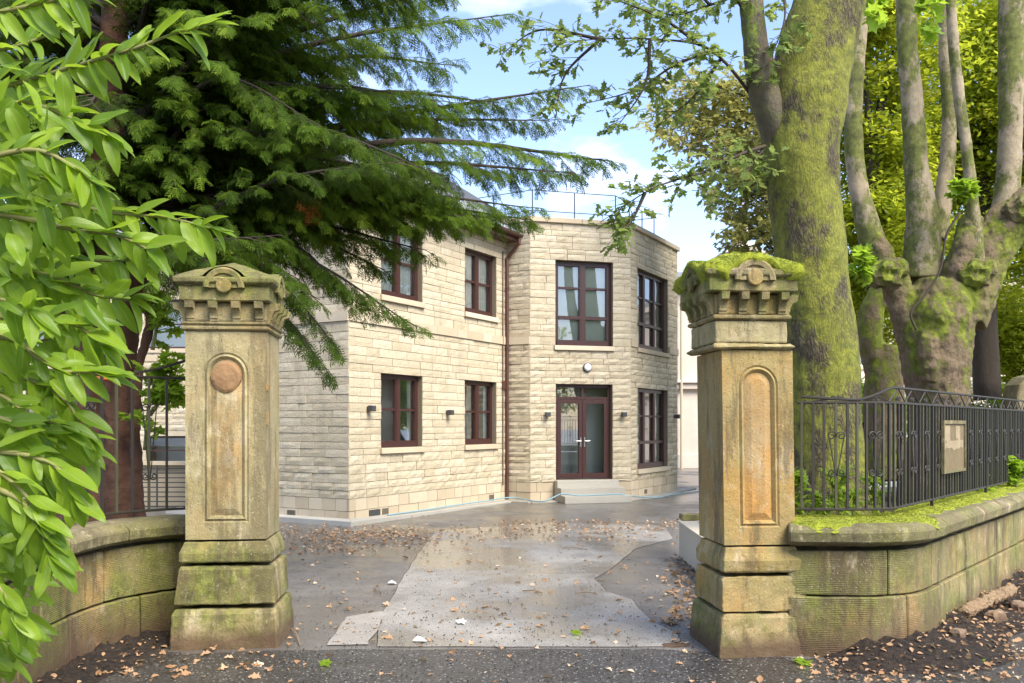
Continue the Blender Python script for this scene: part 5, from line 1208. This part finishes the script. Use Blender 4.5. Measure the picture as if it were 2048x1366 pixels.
# garden trees on the right
def crown(name_label, trunk_pts, trad, blobs, n, mat, kind, size, group='garden trees beyond the fence', rootY=None):
    root = empty('garden_tree', P(*trunk_pts[0]), name_label, 'tree', group); pl = [P(*a) for a in trunk_pts]; b = MB(); b.tube(bez(pl, 6), lerpl(trad, 6), 10); b.build('trunk', 'bgbark', root, smooth=True)
    pos, tone = [], []
    for (px, py, Y, rx, rz) in blobs:
        c_ = P(px, py, Y); rx, rz = rx / F * Y, rz / F * Y
        k = int(n / len(blobs)); nc = max(6, int(k / 70))
        b = MB(); b.tube(bez([pl[len(pl) // 2], (pl[len(pl) // 2] + c_) / 2 + Vector((0, 0, .3)), c_], 5), lerpl([trad[-1] * .8, .05, .02], 5), 6); b.build('limb', 'bgbark', root, smooth=True)
        for _ in range(nc):
            v = rng.normal(0, 1, 3); v /= np.linalg.norm(v); rr_ = random.uniform(.35, 1) ** .6; cc = c_ + Vector((v[0] * rx * rr_, v[1] * rx * rr_, v[2] * rz * rr_)); t0 = random.random() * .6
            cr_ = random.uniform(.18, .40) * min(1.5, rx); m_ = int(k / nc)
            pp = rng.normal(0, 1, (m_, 3)) * [cr_, cr_, cr_ * .38] + np.array(cc); pos.append(pp); tone.append(t0 + rng.random(m_) * .4)
    pos = np.concatenate(pos); tone = np.concatenate(tone); m_ = len(pos); ax = rng.normal(0, 1, (m_, 3)) * [1, 1, .4] + [0, 0, -.25]; nm = rng.normal(0, .45, (m_, 3)) + [0, -.15, 1]
    V, Fc, r_ = scatter(*LT[kind], pos, ax, nm, rng.uniform(*size, m_), tone); big_mesh('crown', V, Fc, r_, mat, root); return root
crown('broad yellow-green tree with dark trunk between the mossy tree and the pale stems', [(1752, 880, 17), (1750, 640, 17), (1745, 400, 17), (1760, 200, 17)], [.16, .15, .12, .06], [(1740, 200, 17, 95, 130), (1790, 250, 18, 80, 120), (1800, 420, 18, 80, 120), (1760, 330, 17.5, 90, 90), (1745, 450, 17, 85, 80), (1790, 80, 17, 110, 110), (1740, 560, 18, 70, 80), (1720, 30, 16, 70, 60)], 34000, 'bgleaf', 'ovalq', (.10, .17))
crown('leafy tree with dark limbs between the pale stems and the right edge', [(1975, 800, 19), (1965, 560, 19), (1962, 330, 19), (1975, 200, 19)], [.28, .25, .18, .08], [(1960, 130, 19, 130, 120), (1960, 260, 19, 120, 100), (2040, 350, 19, 120, 100), (1960, 20, 18.5, 150, 90), (1900, 330, 19.5, 80, 90), (2040, 480, 19, 110, 90), (2050, 180, 18, 110, 110)], 42000, 'bgleaf', 'ovalq', (.10, .17))
crown('dense dark green tree low behind the pollard at the right edge', [(2030, 900, 22), (2025, 700, 22), (2020, 600, 22)], [.2, .16, .1], [(2040, 600, 22, 120, 90), (2000, 680, 21, 90, 70), (2080, 700, 21, 100, 70), (1930, 420, 24, 110, 90), (1840, 480, 24, 100, 90), (1800, 620, 24, 90, 90), (1860, 600, 25, 80, 120)], 34000, 'bgleaf', 'ovalq', (.11, .19))
crown('round bright bush low behind the right fence by the parked car', [(1990, 900, 24), (1985, 820, 24)], [.12, .08], [(1990, 790, 24, 75, 65), (2060, 800, 23, 60, 60), (1785, 830, 26, 40, 55), (1830, 840, 27, 45, 50), (2120, 760, 22, 80, 90)], 9000, 'bright', 'ovalq', (.09, .15), 'garden shrubs beyond the fence')
crown('bright bush behind the mossy tree and beside the parked car', [(1735, 900, 21), (1735, 860, 21)], [.08, .06], [(1730, 815, 21, 45, 45), (1700, 800, 20, 45, 60), (1660, 790, 20, 60, 70), (1600, 790, 20, 60, 70)], 9000, 'bright', 'ovalq', (.09, .15), 'garden shrubs beyond the fence')
crown('tall leafy tree standing right of the fence and mirrored in the house windows', [(2500, 950, 17), (2490, 600, 17), (2480, 300, 17)], [.25, .2, .12], [(2400, 300, 18, 260, 200), (2450, 600, 17, 200, 160), (2700, 450, 17, 250, 200), (2350, 760, 20, 160, 90)], 14000, 'bgleaf', 'ovalq', (.13, .22), None)
# maple leaves hanging in from above
mp_ = empty('maple_branch', P(1760, -60, 11), 'bright lime maple leaves hanging down between the mossy trunk and the pale stems', 'branch')
leafy(mp_, [[(1700, -80, 11), (1745, -20, 10.8), (1750, 30, 10.6)], [(1900, -90, 11), (1870, -20, 10.8), (1868, 50, 10.6)], [(1700, -80, 11), (1800, -60, 10.8), (1900, -90, 11)]], 'bright', 'maple', (.12, .2), .12, (.12, .3), 3, bmat='grn_twig')
# sprouts on the pollard
leafy(poll, [[(1712, 560, 12.6), (1722, 530, 12.5), (1735, 505, 12.5)], [(1930, 400, 12.5), (1925, 380, 12.4), (1915, 362, 12.4)]], 'bright', 'maple', (.10, .18), .12, (.08, .2), 4, name='sprout', branch_r=.008, bmat='grn_twig')

# ---------------------------------------------------------------- cherry laurel in front on the left
def laurel_leaf(bend, fold, wv):
    K, Wd = 9, 4; vs, lx, ly = [], [], []
    for i in range(K + 1):
        t = i / K; w_ = .182 * (math.sin(math.pi * min(1, t * .93 + .045) ** .85)) ** .75 * (1 if t < .9 else .75); w_ = max(w_, .006 if i else .012)
        if i == K: w_ = .004
        for j in range(-Wd // 2, Wd // 2 + 1):
            u = j / (Wd / 2); x = u * w_; z = -bend * t * t + abs(u) * w_ * fold + wv * math.sin(t * 9 + u) * .02; vs.append((x, t * (1 - .12 * bend * t), z)); lx.append(abs(u)); ly.append(t)
    n = Wd + 1; fs = [(i * n + j, i * n + j + 1, (i + 1) * n + j + 1, (i + 1) * n + j) for i in range(K) for j in range(Wd)]
    return np.array(vs), fs, np.array(lx), np.array(ly)
lr = empty('laurel_bush', (-2.4, 2.7, 0), 'glossy bright green large-leaved laurel in the foreground filling the left edge', 'bush')
lv = [laurel_leaf(b_, f_, w_) for b_, f_, w_ in ((.12, .35, .5), (.3, .25, 1), (.5, .45, .6), (.02, .2, 1.2), (.22, .6, .3))]
lmesh = []
for vs, fs, lx, ly in lv:
    for rv in (.02, .25, .5, .75, 1.0):
        me = bpy.data.meshes.new('leaf'); me.from_pydata(vs.tolist(), [], fs); me.update(); me.polygons.foreach_set('use_smooth', [True] * len(me.polygons))
        for k, arr in (('rnd', np.full(len(vs), rv)), ('lx', lx), ('ly', ly)): a = me.attributes.new(k, 'FLOAT', 'POINT'); a.data.foreach_set('value', arr.astype(np.float32))
        me.materials.append(MAT['laurel']); lmesh.append(me)
leaves = []
def add_leaf(p, ax, nm, size): leaves.append((p, ax.normalized(), nm, size))
stems_l = [  # px, py, Y polylines
    [(-60, 190, 2.9), (60, 160, 2.8), (150, 132, 2.7), (260, 100, 2.6), (340, 70, 2.6), (400, 55, 2.6)], [(-80, 260, 2.6), (40, 205, 2.6), (150, 240, 2.6), (215, 270, 2.6)],
    [(-80, 40, 2.7), (20, 20, 2.7), (90, 5, 2.7), (150, -10, 2.7)], [(-80, 330, 2.4), (60, 300, 2.4), (140, 330, 2.4), (190, 370, 2.4)],
    [(-60, 380, 2.8), (100, 400, 2.8), (220, 425, 2.8), (330, 435, 2.8), (420, 455, 2.8)], [(-60, 420, 2.5), (60, 440, 2.5), (150, 460, 2.5), (230, 470, 2.5), (300, 500, 2.5)],
    [(-80, 560, 2.6), (30, 540, 2.6), (120, 560, 2.6), (190, 590, 2.6), (260, 600, 2.6)], [(-80, 660, 2.3), (30, 680, 2.3), (75, 715, 2.3), (130, 742, 2.3), (190, 745, 2.3)],
    [(-60, 820, 2.4), (20, 845, 2.4), (60, 880, 2.4), (80, 940, 2.4), (95, 985, 2.4)], [(-60, 860, 2.7), (50, 870, 2.7), (110, 880, 2.7), (165, 890, 2.7)],
    [(-80, 760, 2.5), (0, 790, 2.5), (60, 830, 2.5), (120, 850, 2.5)], [(-60, 1000, 2.3), (20, 1010, 2.3), (60, 1040, 2.3), (80, 1070, 2.3)], [(-80, 1130, 2.2), (-30, 1150, 2.2), (10, 1190, 2.2), (30, 1240, 2.2)],
    [(-60, 1080, 2.6), (10, 1070, 2.6), (60, 1090, 2.6)], [(-80, 500, 2.9), (60, 500, 2.9), (160, 520, 2.9), (290, 520, 2.9)], [(-60, 110, 3.0), (40, 90, 3.0), (120, 60, 3.0)],
    [(-80, 610, 2.2), (0, 600, 2.2), (60, 620, 2.2)], [(-80, 720, 2.8), (20, 700, 2.8), (90, 680, 2.8), (150, 660, 2.8)], [(-80, 1220, 2.4), (-20, 1250, 2.4), (20, 1290, 2.4)], [(-80, 930, 2.2), (-10, 940, 2.2), (50, 990, 2.2), (80, 1040, 2.2)],
    [(-60, 730, 2.6), (60, 760, 2.6), (130, 800, 2.6), (165, 860, 2.6)], [(-60, 900, 2.35), (50, 910, 2.35), (120, 940, 2.35), (150, 990, 2.35)], [(-60, 640, 2.5), (70, 630, 2.5), (150, 650, 2.5), (205, 690, 2.5)], [(-60, 560, 3.0), (90, 590, 3.0), (200, 610, 3.0)], [(-60, 960, 2.2), (40, 1000, 2.2), (80, 1060, 2.2), (100, 1110, 2.2)],
    [(-80, 350, 3.1), (30, 340, 3.1), (150, 380, 3.1)], [(-80, 1010, 3.0), (20, 960, 3.0), (90, 950, 3.0), (150, 985, 3.0)]]
for pts in stems_l:
    pl = bez([P(*a) for a in pts], 8); m_ = len(pl); b = MB(); b.tube(pl, [.010 * (1 - .75 * i / m_) for i in range(m_)], 6); b.build('branch', 'grn_twig', lr, smooth=True)
    Lt = sum((b_ - a).length for a, b_ in zip(pl, pl[1:])); s = .06; side = 1; acc = 0
    for i in range(m_ - 1):
        a, c_ = pl[i], pl[i + 1]; sg = (c_ - a).length
        while s < acc + sg:
            p = a.lerp(c_, (s - acc) / sg); tg = (c_ - a).normalized(); sd = tg.cross(Vector((0, 1, 0))).normalized() * side; side = -side
            low = pts[0][1] > 950
            ax = tg * random.uniform(.5, 1.0) + sd * random.uniform(.3, 1.0) + Vector((0, random.uniform(-.5, .35), random.uniform(-.65, .05) - (.5 if low else 0)))
            add_leaf(p, ax, Vector((random.uniform(-.5, .7), random.uniform(-1.1, -.1), random.uniform(.4, 1.2))), random.triangular(.065, .16, .115) * (.85 if pts[0][1] > 950 else 1)); s += random.uniform(.016, .028)
        acc += sg
    for k in range(3): add_leaf(pl[-1], (pl[-1] - pl[-2]).normalized() + Vector((random.gauss(0, .35), random.gauss(0, .3), random.gauss(-.1, .35))), Vector((0, -.6, 1)), random.uniform(.07, .12))
r3 = random.Random(5)
for _ in range(900):                                   # inner mass toward the left edge
    py = r3.uniform(120, 1340); lim = 90 + 50 * math.sin(py / 90.) + (90 if 400 < py < 720 else 30 if 860 < py < 1100 else 0); lim = min(lim, 190 - (py - 900) * .42) if py > 900 else lim; px = r3.uniform(-200, lim)
    add_leaf(P(px, py, r3.uniform(2.4, 3.3)), Vector((r3.uniform(-.2, 1), r3.uniform(-.4, .4), r3.uniform(-1, .3))), Vector((r3.uniform(-.5, .5), r3.uniform(-1, 0), r3.uniform(.2, 1))), r3.uniform(.07, .135))
def lmat(p, ax, nm, size):
    y = ax; x = y.cross(nm).normalized(); z = x.cross(y); return Matrix((x * size, y * size, z * size)).transposed().to_4x4()
def vis_px(l): return CX + F * l[0].x / l[0].y
order = sorted(range(len(leaves)), key=lambda i: (0 if vis_px(leaves[i]) > -70 else 1, leaves[i][0].y / leaves[i][3]))
for i in order[:300]:
    p_, ax, nm, size = leaves[i]; o = bpy.data.objects.new('leaf', random.choice(lmesh)); col.objects.link(o); o.parent = lr; mt = lmat(*leaves[i]); mt.translation = p_ - WL[lr.name]; o.matrix_local = mt
Vs, Fs, Rs, LX, LY = [], [], [], [], []; off = 0
for i in order[300:]:
    vs, fs, lx, ly = random.choice(lv); mt = lmat(*leaves[i]); V = vs @ np.array(mt.to_3x3()).T + np.array(leaves[i][0]); f = np.array(fs); tri = np.concatenate([f[:, [0, 1, 2]], f[:, [0, 2, 3]]])
    Vs.append(V); Fs.append(tri + off); off += len(V); Rs.append(np.full(len(V), random.random())); LX.append(lx); LY.append(ly)
big_mesh('foliage', np.concatenate(Vs), np.concatenate(Fs), np.concatenate(Rs), 'laurel', lr, extra={'lx': np.concatenate(LX), 'ly': np.concatenate(LY)})
print('laurel leaves', len(leaves))

# ---------------------------------------------------------------- ivy, weeds, shrubs
ivy = empty('ivy', P(320, 860, 7.6), 'bright lime ivy climbing between the red-brown trunk and the left gate pier', 'ivy')
leafy(ivy, [[(290, 900, 7.6), (300, 800, 7.55), (320, 740, 7.5), (345, 720, 7.5)], [(300, 830, 7.6), (330, 790, 7.55), (355, 750, 7.5)], [(300, 760, 7.6), (340, 760, 7.5), (360, 800, 7.5)], [(305, 700, 7.7), (315, 640, 7.7), (312, 600, 7.7)]], 'bright', 'maple', (.06, .11), .06, (.1, .22), 6, bmat='grn_twig')
for px, py0, py1, Y, sz, lb in ((1604, 1022, 935, 6.75, (.04, .07), 'upright leafy weed pushing up between fence and mossy trunk nearest the pier'), (1672, 1020, 930, 7.0, (.04, .07), 'tall bright weed in front of the furrowed trunk behind the fence bars'), (1640, 1025, 985, 6.9, (.03, .06), 'low tuft of weeds at the foot of the right fence'),
        (1700, 1020, 975, 7.2, (.03, .06), 'spreading weeds right of the mossy trunk base behind the fence'), (1748, 1010, 950, 7.4, (.04, .06), 'leafy seedling behind the scrolls left of the notice'), (1960, 975, 915, 9.0, (.06, .1), 'ragged green plant behind the fence right of the notice'), (2030, 965, 910, 9.6, (.07, .12), 'broad leaved weed poking through the fence at the right edge')):
    wd = empty('weed', P(px, py0, Y), lb, 'weed', 'weeds behind the right fence'); ls = []
    for k in range(3): ls.append([(px + random.uniform(-8, 8), py0 + 30, Y), (px + random.uniform(-14, 14), (py0 + py1) / 2, Y), (px + random.uniform(-25, 25), py1 + random.uniform(0, 20), Y)])
    leafy(wd, ls, 'bright', 'oval', sz, .07, (.03, .11), 3, bmat='grn_twig', branch_r=.005)
# car parked behind the fence
car = empty('parked_car', (8.2, 19.5, 0), 'silver parked car glimpsed through the right fence beyond the mossy trunk', 'car'); ch = R(8); ca, sa = math.cos(ch), math.sin(ch)
MAT['carpaint'] = mat_plain('silver_car_paint', (.55, .57, .58), .25, .6); MAT['carglass'] = mat_plain('dark_car_glass', (.02, .025, .03), .05); MAT['tyre'] = mat_plain('black_tyre', (.02, .02, .02), .8); MAT['redlamp'] = mat_plain('red_tail_lamp', (.35, .02, .02), .2)
def cp(x, y, z): return Vector((8.2 + x * ca - y * sa, 19.5 + x * sa + y * ca, z))
prof = [(-2.1, .35), (-2.15, .62), (-1.95, .82), (-1.15, .95), (-.45, 1.42), (.75, 1.46), (1.45, 1.05), (2.05, .95), (2.15, .6), (2.1, .32)]
def loft(prof_, w0, w1, name, mat, par):
    b = MB(); vs = []; ws = [(-w0, 1), (-w0 * .97, 1), (w0 * .97, 1), (w0, 1)]; n_ = len(prof_)
    for y, k in ((-.84, 0), (-.80, 1), (.80, 1), (.84, 0)):
        for x, z in prof_: vs.append(cp(x, y * (1 - .16 * max(0, (z - .9) / .55)), z - (.02 if k == 0 else 0)))
    b.add(vs, [(r_ * n_ + i, r_ * n_ + (i + 1) % n_, (r_ + 1) * n_ + (i + 1) % n_, (r_ + 1) * n_ + i) for r_ in range(3) for i in range(n_)] + [tuple(range(n_))[::-1], tuple(3 * n_ + i for i in range(n_))]); return b.build(name, mat, par)
bevel(loft(prof, 1, 1, 'body', 'carpaint', car), .05, 3)
for sg in (-1, 1):
    b = MB(); q4 = [(-1.0, .98), (-.42, 1.36), (.7, 1.40), (1.3, 1.05)]; b.add([cp(x, sg * (.845 - .13 * max(0, (z - .9) / .55) + .012), z) for x, z in q4], [(0, 1, 2, 3)]); b.build('window', 'carglass', car)
b = MB(); b.add([cp(-1.1, -.72, .99), cp(-1.1, .72, .99), cp(-.50, .66, 1.42), cp(-.50, -.66, 1.42)], [(0, 1, 2, 3)]); o = b.build('windscreen', 'carglass', car); o.location += Vector((-.03, 0, .03))
for x in (-1.35, 1.35):
    for sg in (-1, 1):
        b = MB(); b.tube([cp(x, sg * .68, .32), cp(x, sg * .87, .32)], .32, 20); t_ = b.build('wheel', 'tyre', car); b = MB(); b.tube([cp(x, sg * .871, .32), cp(x, sg * .885, .32)], .19, 12); b.build('rim', 'chrome', t_)
for sg in (-1, 1):
    b = MB(); b.box(cp(-2.08, sg * .62, .66), (.12, .3, .12), rot=ch); b.build('headlight', 'white', car); b = MB(); b.box(cp(2.08, sg * .68, .78), (.1, .22, .2), rot=ch); b.build('tail_light', 'redlamp', car)
# far garden wall pier at right edge
gp = empty('stone_gatepost', (11.6, 20, 0), 'tall round-topped pale stone post at the right edge behind the fence', 'post')
gq = P(2050, 850, 12.5); b = MB(); vs = []
pr_ = [(-.28, 0), (.28, 0), (.28, 2.05), (.24, 2.22), (.14, 2.33), (0, 2.37), (-.14, 2.33), (-.24, 2.22), (-.28, 2.05)]
for y in (-.2, .2): vs += [(gq.x + .05 + x, 12.5 + y, z) for x, z in pr_]
n_ = len(pr_); b.add(vs, [tuple(range(n_))[::-1][::-1], tuple(range(2 * n_ - 1, n_ - 1, -1))] + [(i, n_ + i, n_ + (i + 1) % n_, (i + 1) % n_) for i in range(n_)]); bevel(b.build('shaft', 'coping', gp), .03)
b = MB(); b.box((gq.x + .05, 12.5, .6), (.7, .55, .25)); bevel(b.build('base', 'coping', gp), .03)

# ---------------------------------------------------------------- litter and rubble
def inpoly_ok(x, y): return True
pos, scl = [], []
def scat(n, fx, fy, s=(.028, .058)):
    for _ in range(n):
        px, py = fx(), fy(); x, y = G(px, py); pos.append((x, y, .012 + random.random() * .008)); scl.append(random.uniform(*s))
rg = random.gauss; ru = random.uniform
scat(520, lambda: rg(770, 70), lambda: max(1050, rg(1076, 12))); scat(560, lambda: ru(560, 1300), lambda: 1066 + rg(0, 9)); scat(260, lambda: ru(565, 720), lambda: ru(1060, 1110))
scat(350, lambda: ru(1000, 1380), lambda: ru(1040, 1062)); scat(260, lambda: ru(580, 1390), lambda: ru(1050, 1290), (.03, .07)); scat(150, lambda: ru(1330, 1395), lambda: ru(1110, 1250), (.04, .08))
scat(110, lambda: ru(100, 2048), lambda: ru(1290, 1400), (.03, .07)); scat(200, lambda: ru(560, 860), lambda: ru(1005, 1040), (.03, .05)); scat(90, lambda: ru(200, 600), lambda: ru(1270, 1366), (.03, .07))
scat(330, lambda: ru(1600, 2048), lambda: ru(1265, 1366), (.02, .055))
m_ = len(pos); pos = np.array(pos); ax = rng.normal(0, 1, (m_, 3)) * [1, 1, .12]; nm = rng.normal(0, .35, (m_, 3)) + [0, 0, 1]
lt = LT['oval'][0].copy(); lt[:, 2] *= 2.5; lo = LT['lobed'][0].copy(); lo[:, 2] *= 4; hf = rng.random(m_) < .55; scl = np.array(scl); rv_ = rng.random(m_)
V1, F1, r1 = scatter(lt * [1.5, 1, 1], LT['oval'][1], pos[hf], ax[hf], nm[hf], scl[hf], rv_[hf]); V2, F2, r2_ = scatter(lo * [1.3, 1, 1], LT['lobed'][1], pos[~hf], ax[~hf], nm[~hf], scl[~hf] * 1.3, rv_[~hf])
V, Fc, r_ = np.concatenate([V1, V2]), np.concatenate([F1, F2 + len(V1)]), np.concatenate([r1, r2_]); tag(big_mesh('leaf_litter', V, Fc, r_, 'litter'), 'dry tan leaves strewn over the asphalt in drifts', 'leaf litter')
# small dark grit
pos = []
for _ in range(1500):
    x, y = G(ru(560, 1400), ru(1090, 1400)); pos.append((x, y, .008))
m_ = len(pos); tv = np.array([(-.5, -.3, 0), (.5, -.2, 0), (.1, .5, 0), (0, 0, .5)], float); tf = np.array([(0, 1, 3), (1, 2, 3), (2, 0, 3)])
V, Fc, r_ = scatter(tv, tf, np.array(pos), rng.normal(0, 1, (m_, 3)) * [1, 1, 0], np.tile([0, 0, 1.], (m_, 1)), rng.uniform(.006, .018, m_), rng.random(m_)); tag(big_mesh('grit', V, Fc, r_, 'soil'), kind='stuff')
# soil banks against the walls
def bank(name, f, s0, s1, flip, w_, h_, label):
    K = int((s1 - s0) / .05); J = 12; vs = []
    for i in range(K + 1):
        s = s0 + (s1 - s0) * i / K; p, t, nn = f(s); nn = nn * flip; e = min(1, i / 6, (K - i) / 6)
        for j in range(J + 1):
            u = j / J; ww = w_ * (1 + .35 * mnoise.noise(Vector((s * 1.3, 5, 1)))); o_ = -.03 + ww * u; z = h_ * (1 - u) ** 1.3 * e * (1 + .5 * mnoise.noise(Vector((s * 2, u * 3, 1)))) + (mnoise.noise(Vector((s * 9, u * 6, 2))) * .05 + mnoise.noise(Vector((s * 24, u * 16, 2))) * .03) * (1 - u ** 2) * e
            vs.append(p + nn * o_ + Vector((0, 0, max(z, 0) + .006 - (.02 if j == J else 0))))
    b = MB(); b.add(vs, [(i * (J + 1) + j, i * (J + 1) + j + 1, (i + 1) * (J + 1) + j + 1, (i + 1) * (J + 1) + j) for i in range(K) for j in range(J)], .5); o = b.build(name, 'soil', smooth=True); tag(o, kind='structure'); return vs
vR = bank('soil_bank', fR, .25, 8.5, 1, .55, .16, ''); vL = bank('soil_bank', fL, .0, 3.6, FLIP, .45, .05, '')
pos = [v + Vector((ru(-.02, .02), ru(-.02, .02), .012)) for v in random.sample(vR, 1250) + random.sample(vL, 130)]; m_ = len(pos)
V, Fc, r_ = scatter(lt * [1.3, 1, 1], LT['oval'][1], np.array([list(v) for v in pos]), rng.normal(0, 1, (m_, 3)) * [1, 1, .3], rng.normal(0, .5, (m_, 3)) + [0, 0, 1], rng.uniform(.02, .055, m_), rng.random(m_) * .8); tag(big_mesh('leaf_litter', V, Fc, r_, 'litter'), 'brown leaves caught on the soil along the foot of the walls', 'leaf litter')
def rock(name, c, sz, rot, label, mat='rubble', group='loose stones along the foot of the right wall', cat='stone'):
    b = MB(); N_ = 7; vs = []
    for i in range(N_ + 1):
        th = math.pi * i / N_
        for j in range(12):
            ph = 2 * math.pi * j / 12; v = Vector((math.sin(th) * math.cos(ph), math.sin(th) * math.sin(ph), math.cos(th)))
            v = Vector([math.copysign(abs(a) ** .6, a) for a in v]); k = 1 + .28 * mnoise.noise(v * 1.6 + Vector(c)); x, y, z = v.x * sz[0] * k, v.y * sz[1] * k, v.z * sz[2] * k
            vs.append((c[0] + x * math.cos(rot) - y * math.sin(rot), c[1] + x * math.sin(rot) + y * math.cos(rot), c[2] + z))
    b.add(vs, [(i * 12 + j, (i + 1) * 12 + j, (i + 1) * 12 + (j + 1) % 12, i * 12 + (j + 1) % 12) for i in range(N_) for j in range(12)]); return tag(b.build(name, mat), label, cat, group)
def GR(px, py, z=0): Y = F * (EYE - z) / (py - HY); return ((px - CX) / F * Y, Y, z)
rock('stone', GR(1885, 1293, .05), (.085, .06, .055), .3, 'squarish reddish stone at the corner foot of the right wall'); rock('stone', GR(1808, 1302, .02), (.16, .06, .035), .1, 'long flat stone half buried before the curved wall')
rock('stone', GR(1915, 1268, .10), (.06, .05, .04), .8, 'small pale stone in the soil just beyond the reddish one'); rock('stone', GR(1990, 1235, .08), (.09, .06, .06), .5, 'grey rounded stone in the soil below the rotten log'); rock('stone', GR(2035, 1215, .06), (.09, .06, .05), 1.1, 'brownish stone at the right edge of the soil bank')
rock('stone', GR(1352, 1291, .0), (.10, .06, .012), .1, 'flat pale broken slab beside the right pier base', group=None)
a_, c_ = Vector(GR(1930, 1225, .16)), Vector(GR(2022, 1180, .19)); b = MB(); pl = bez([a_, (a_ + c_) / 2 + Vector((.02, 0, .02)), c_], 8); b.tube(pl, [.03 + .03 * abs(math.sin(i * 1.3)) ** 2 * .4 + .012 for i in range(len(pl))], 10); lg = tag(b.build('log', 'wood', smooth=True), 'rotten broken log resting on the soil bank below the right wall', 'log')
m_ = lg.modifiers.new('remesh', 'REMESH'); m_.mode = 'VOXEL'; m_.voxel_size = .006; t = bpy.data.textures.new('log', 'CLOUDS'); t.noise_scale = .045; t.noise_depth = 4; d_ = lg.modifiers.new('lumps', 'DISPLACE'); d_.texture = t; d_.strength = .06
for (p0, p1, lb) in ((GR(580, 1255, .02), GR(600, 1290, .01), 'forked dry twig at the foot of the left pier'), (GR(1045, 1181, .012), GR(1085, 1186, .012), 'short dark twig on the pale asphalt patch'), (GR(1150, 1186, .012), GR(1195, 1188, .012), 'thin straight twig lying near the patch corner'), (GR(1125, 1096, .012), GR(1175, 1099, .012), 'faint thin twig on the far part of the patch')):
    a_, c_ = Vector(p0), Vector(p1); b = MB(); b.tube(bez([a_, (a_ + c_) / 2 + Vector((.01, .01, .012)), c_], 4), .005, 5); tag(b.build('twig', 'wood'), lb, 'twig', 'twigs on the drive')
# a few larger leaves one can pick out
for px, py, m__, kd, sz, lb in ((633, 1335, 'bright', 'maple', .11, 'fresh green leaf on the dark asphalt in front of the left pier'), (1140, 1272, 'bright', 'maple', .10, 'green leaf on the drive nearest its centre'), (1590, 1333, 'bright', 'maple', .14, 'clump of green leaves at the foot of the right pier'), (1160, 1262, 'litter', 'oval', .09, 'orange brown leaf beside the green one on the drive'),
        (825, 1287, 'curtain', 'oval', .12, 'pale upturned leaf near the lower edge of the patch'), (910, 1250, 'curtain', 'maple', .10, 'white curled leaf left of the middle of the drive'), (775, 1170, 'curtain', 'oval', .10, 'pale oval leaf on the dark asphalt left of the patch'), (900, 1225, 'litter', 'maple', .08, 'ragged brown leaf in the middle of the wet patch'), (1855, 1330, 'bright', 'maple', .15, 'green and brown leaves before the soil bank'), (1940, 1330, 'bright', 'maple', .13, 'flat green leaf on the pavement further right')):
    x, y = G(px, py); V, Fc, r_ = scatter(LT[kd][0] * ([1.6, 1, 3] if kd == 'oval' else [1, 1, 2]), LT[kd][1], np.array([(x, y, .02), (x + .05, y + .02, .025)]), np.array([(1, .3, .05), (.2, 1, .1)]), np.array([(0, -.15, 1.), (.2, 0., 1.)]), np.array([sz, sz * .7]), np.array([.6, .8]))
    tag(big_mesh('fallen_leaf', V, Fc, r_, m__, kind=None), lb, 'leaf', 'single fallen leaves')
# hedge across the road behind the camera, and unseen trees added to colour window reflections
hd = empty('hedge', (0, -9, 0), 'clipped green hedge across the road opposite the gates', 'hedge'); n = 16000
pos = np.stack([rng.uniform(-9, 14, n), rng.normal(-9, .35, n), rng.uniform(0, 1.9, n)], 1); V, Fc, r_ = scatter(*LT['ovalq'], pos, rng.normal(0, 1, (n, 3)), rng.normal(0, 1, (n, 3)), rng.uniform(.1, .18, n), rng.random(n)); big_mesh('foliage', V, Fc, r_, 'bgleaf', hd)
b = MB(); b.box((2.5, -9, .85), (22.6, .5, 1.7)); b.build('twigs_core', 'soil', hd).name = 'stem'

for X, Yb, H, lb in ((-12, -18, 10, 'leftmost tall tree across the road, mirrored in the glass of the house'), (-4, -17, 10.5, 'second tall tree from the left across the road'), (4, -18, 11, 'tallest tree across the road behind the hedge'), (12, -17, 10, 'broad tree across the road right of the tallest one'), (20, -15, 9, 'rightmost tree across the road')):
    root = empty('road_tree', (X, Yb, 0), lb, 'tree', 'trees across the road'); b = MB(); b.tube([(X, Yb, 0), (X + .1, Yb, H * .4), (X - .1, Yb, H * .8)], [.3, .22, .08], 10); b.build('trunk', 'bgbark', root)
    nc = 130; cc = rng.normal(0, 1, (nc, 3)); cc /= np.linalg.norm(cc, axis=1)[:, None]; cc = cc * (rng.random((nc, 1)) ** .4) * [4.9, 1.6, H * .42] + [X, Yb, H * .55]
    pos = (cc[:, None, :] + rng.normal(0, .5, (nc, 80, 3)) * [1, 1, .5]).reshape(-1, 3); n = len(pos)
    V, Fc, r_ = scatter(*LT['ovalq'], pos, rng.normal(0, 1, (n, 3)), rng.normal(0, .5, (n, 3)) + [0, 0, 1], rng.uniform(.22, .36, n), np.repeat(rng.random(nc) * .6, 80) + rng.random(n) * .4); big_mesh('crown', V, Fc, r_, 'bgleaf', root)
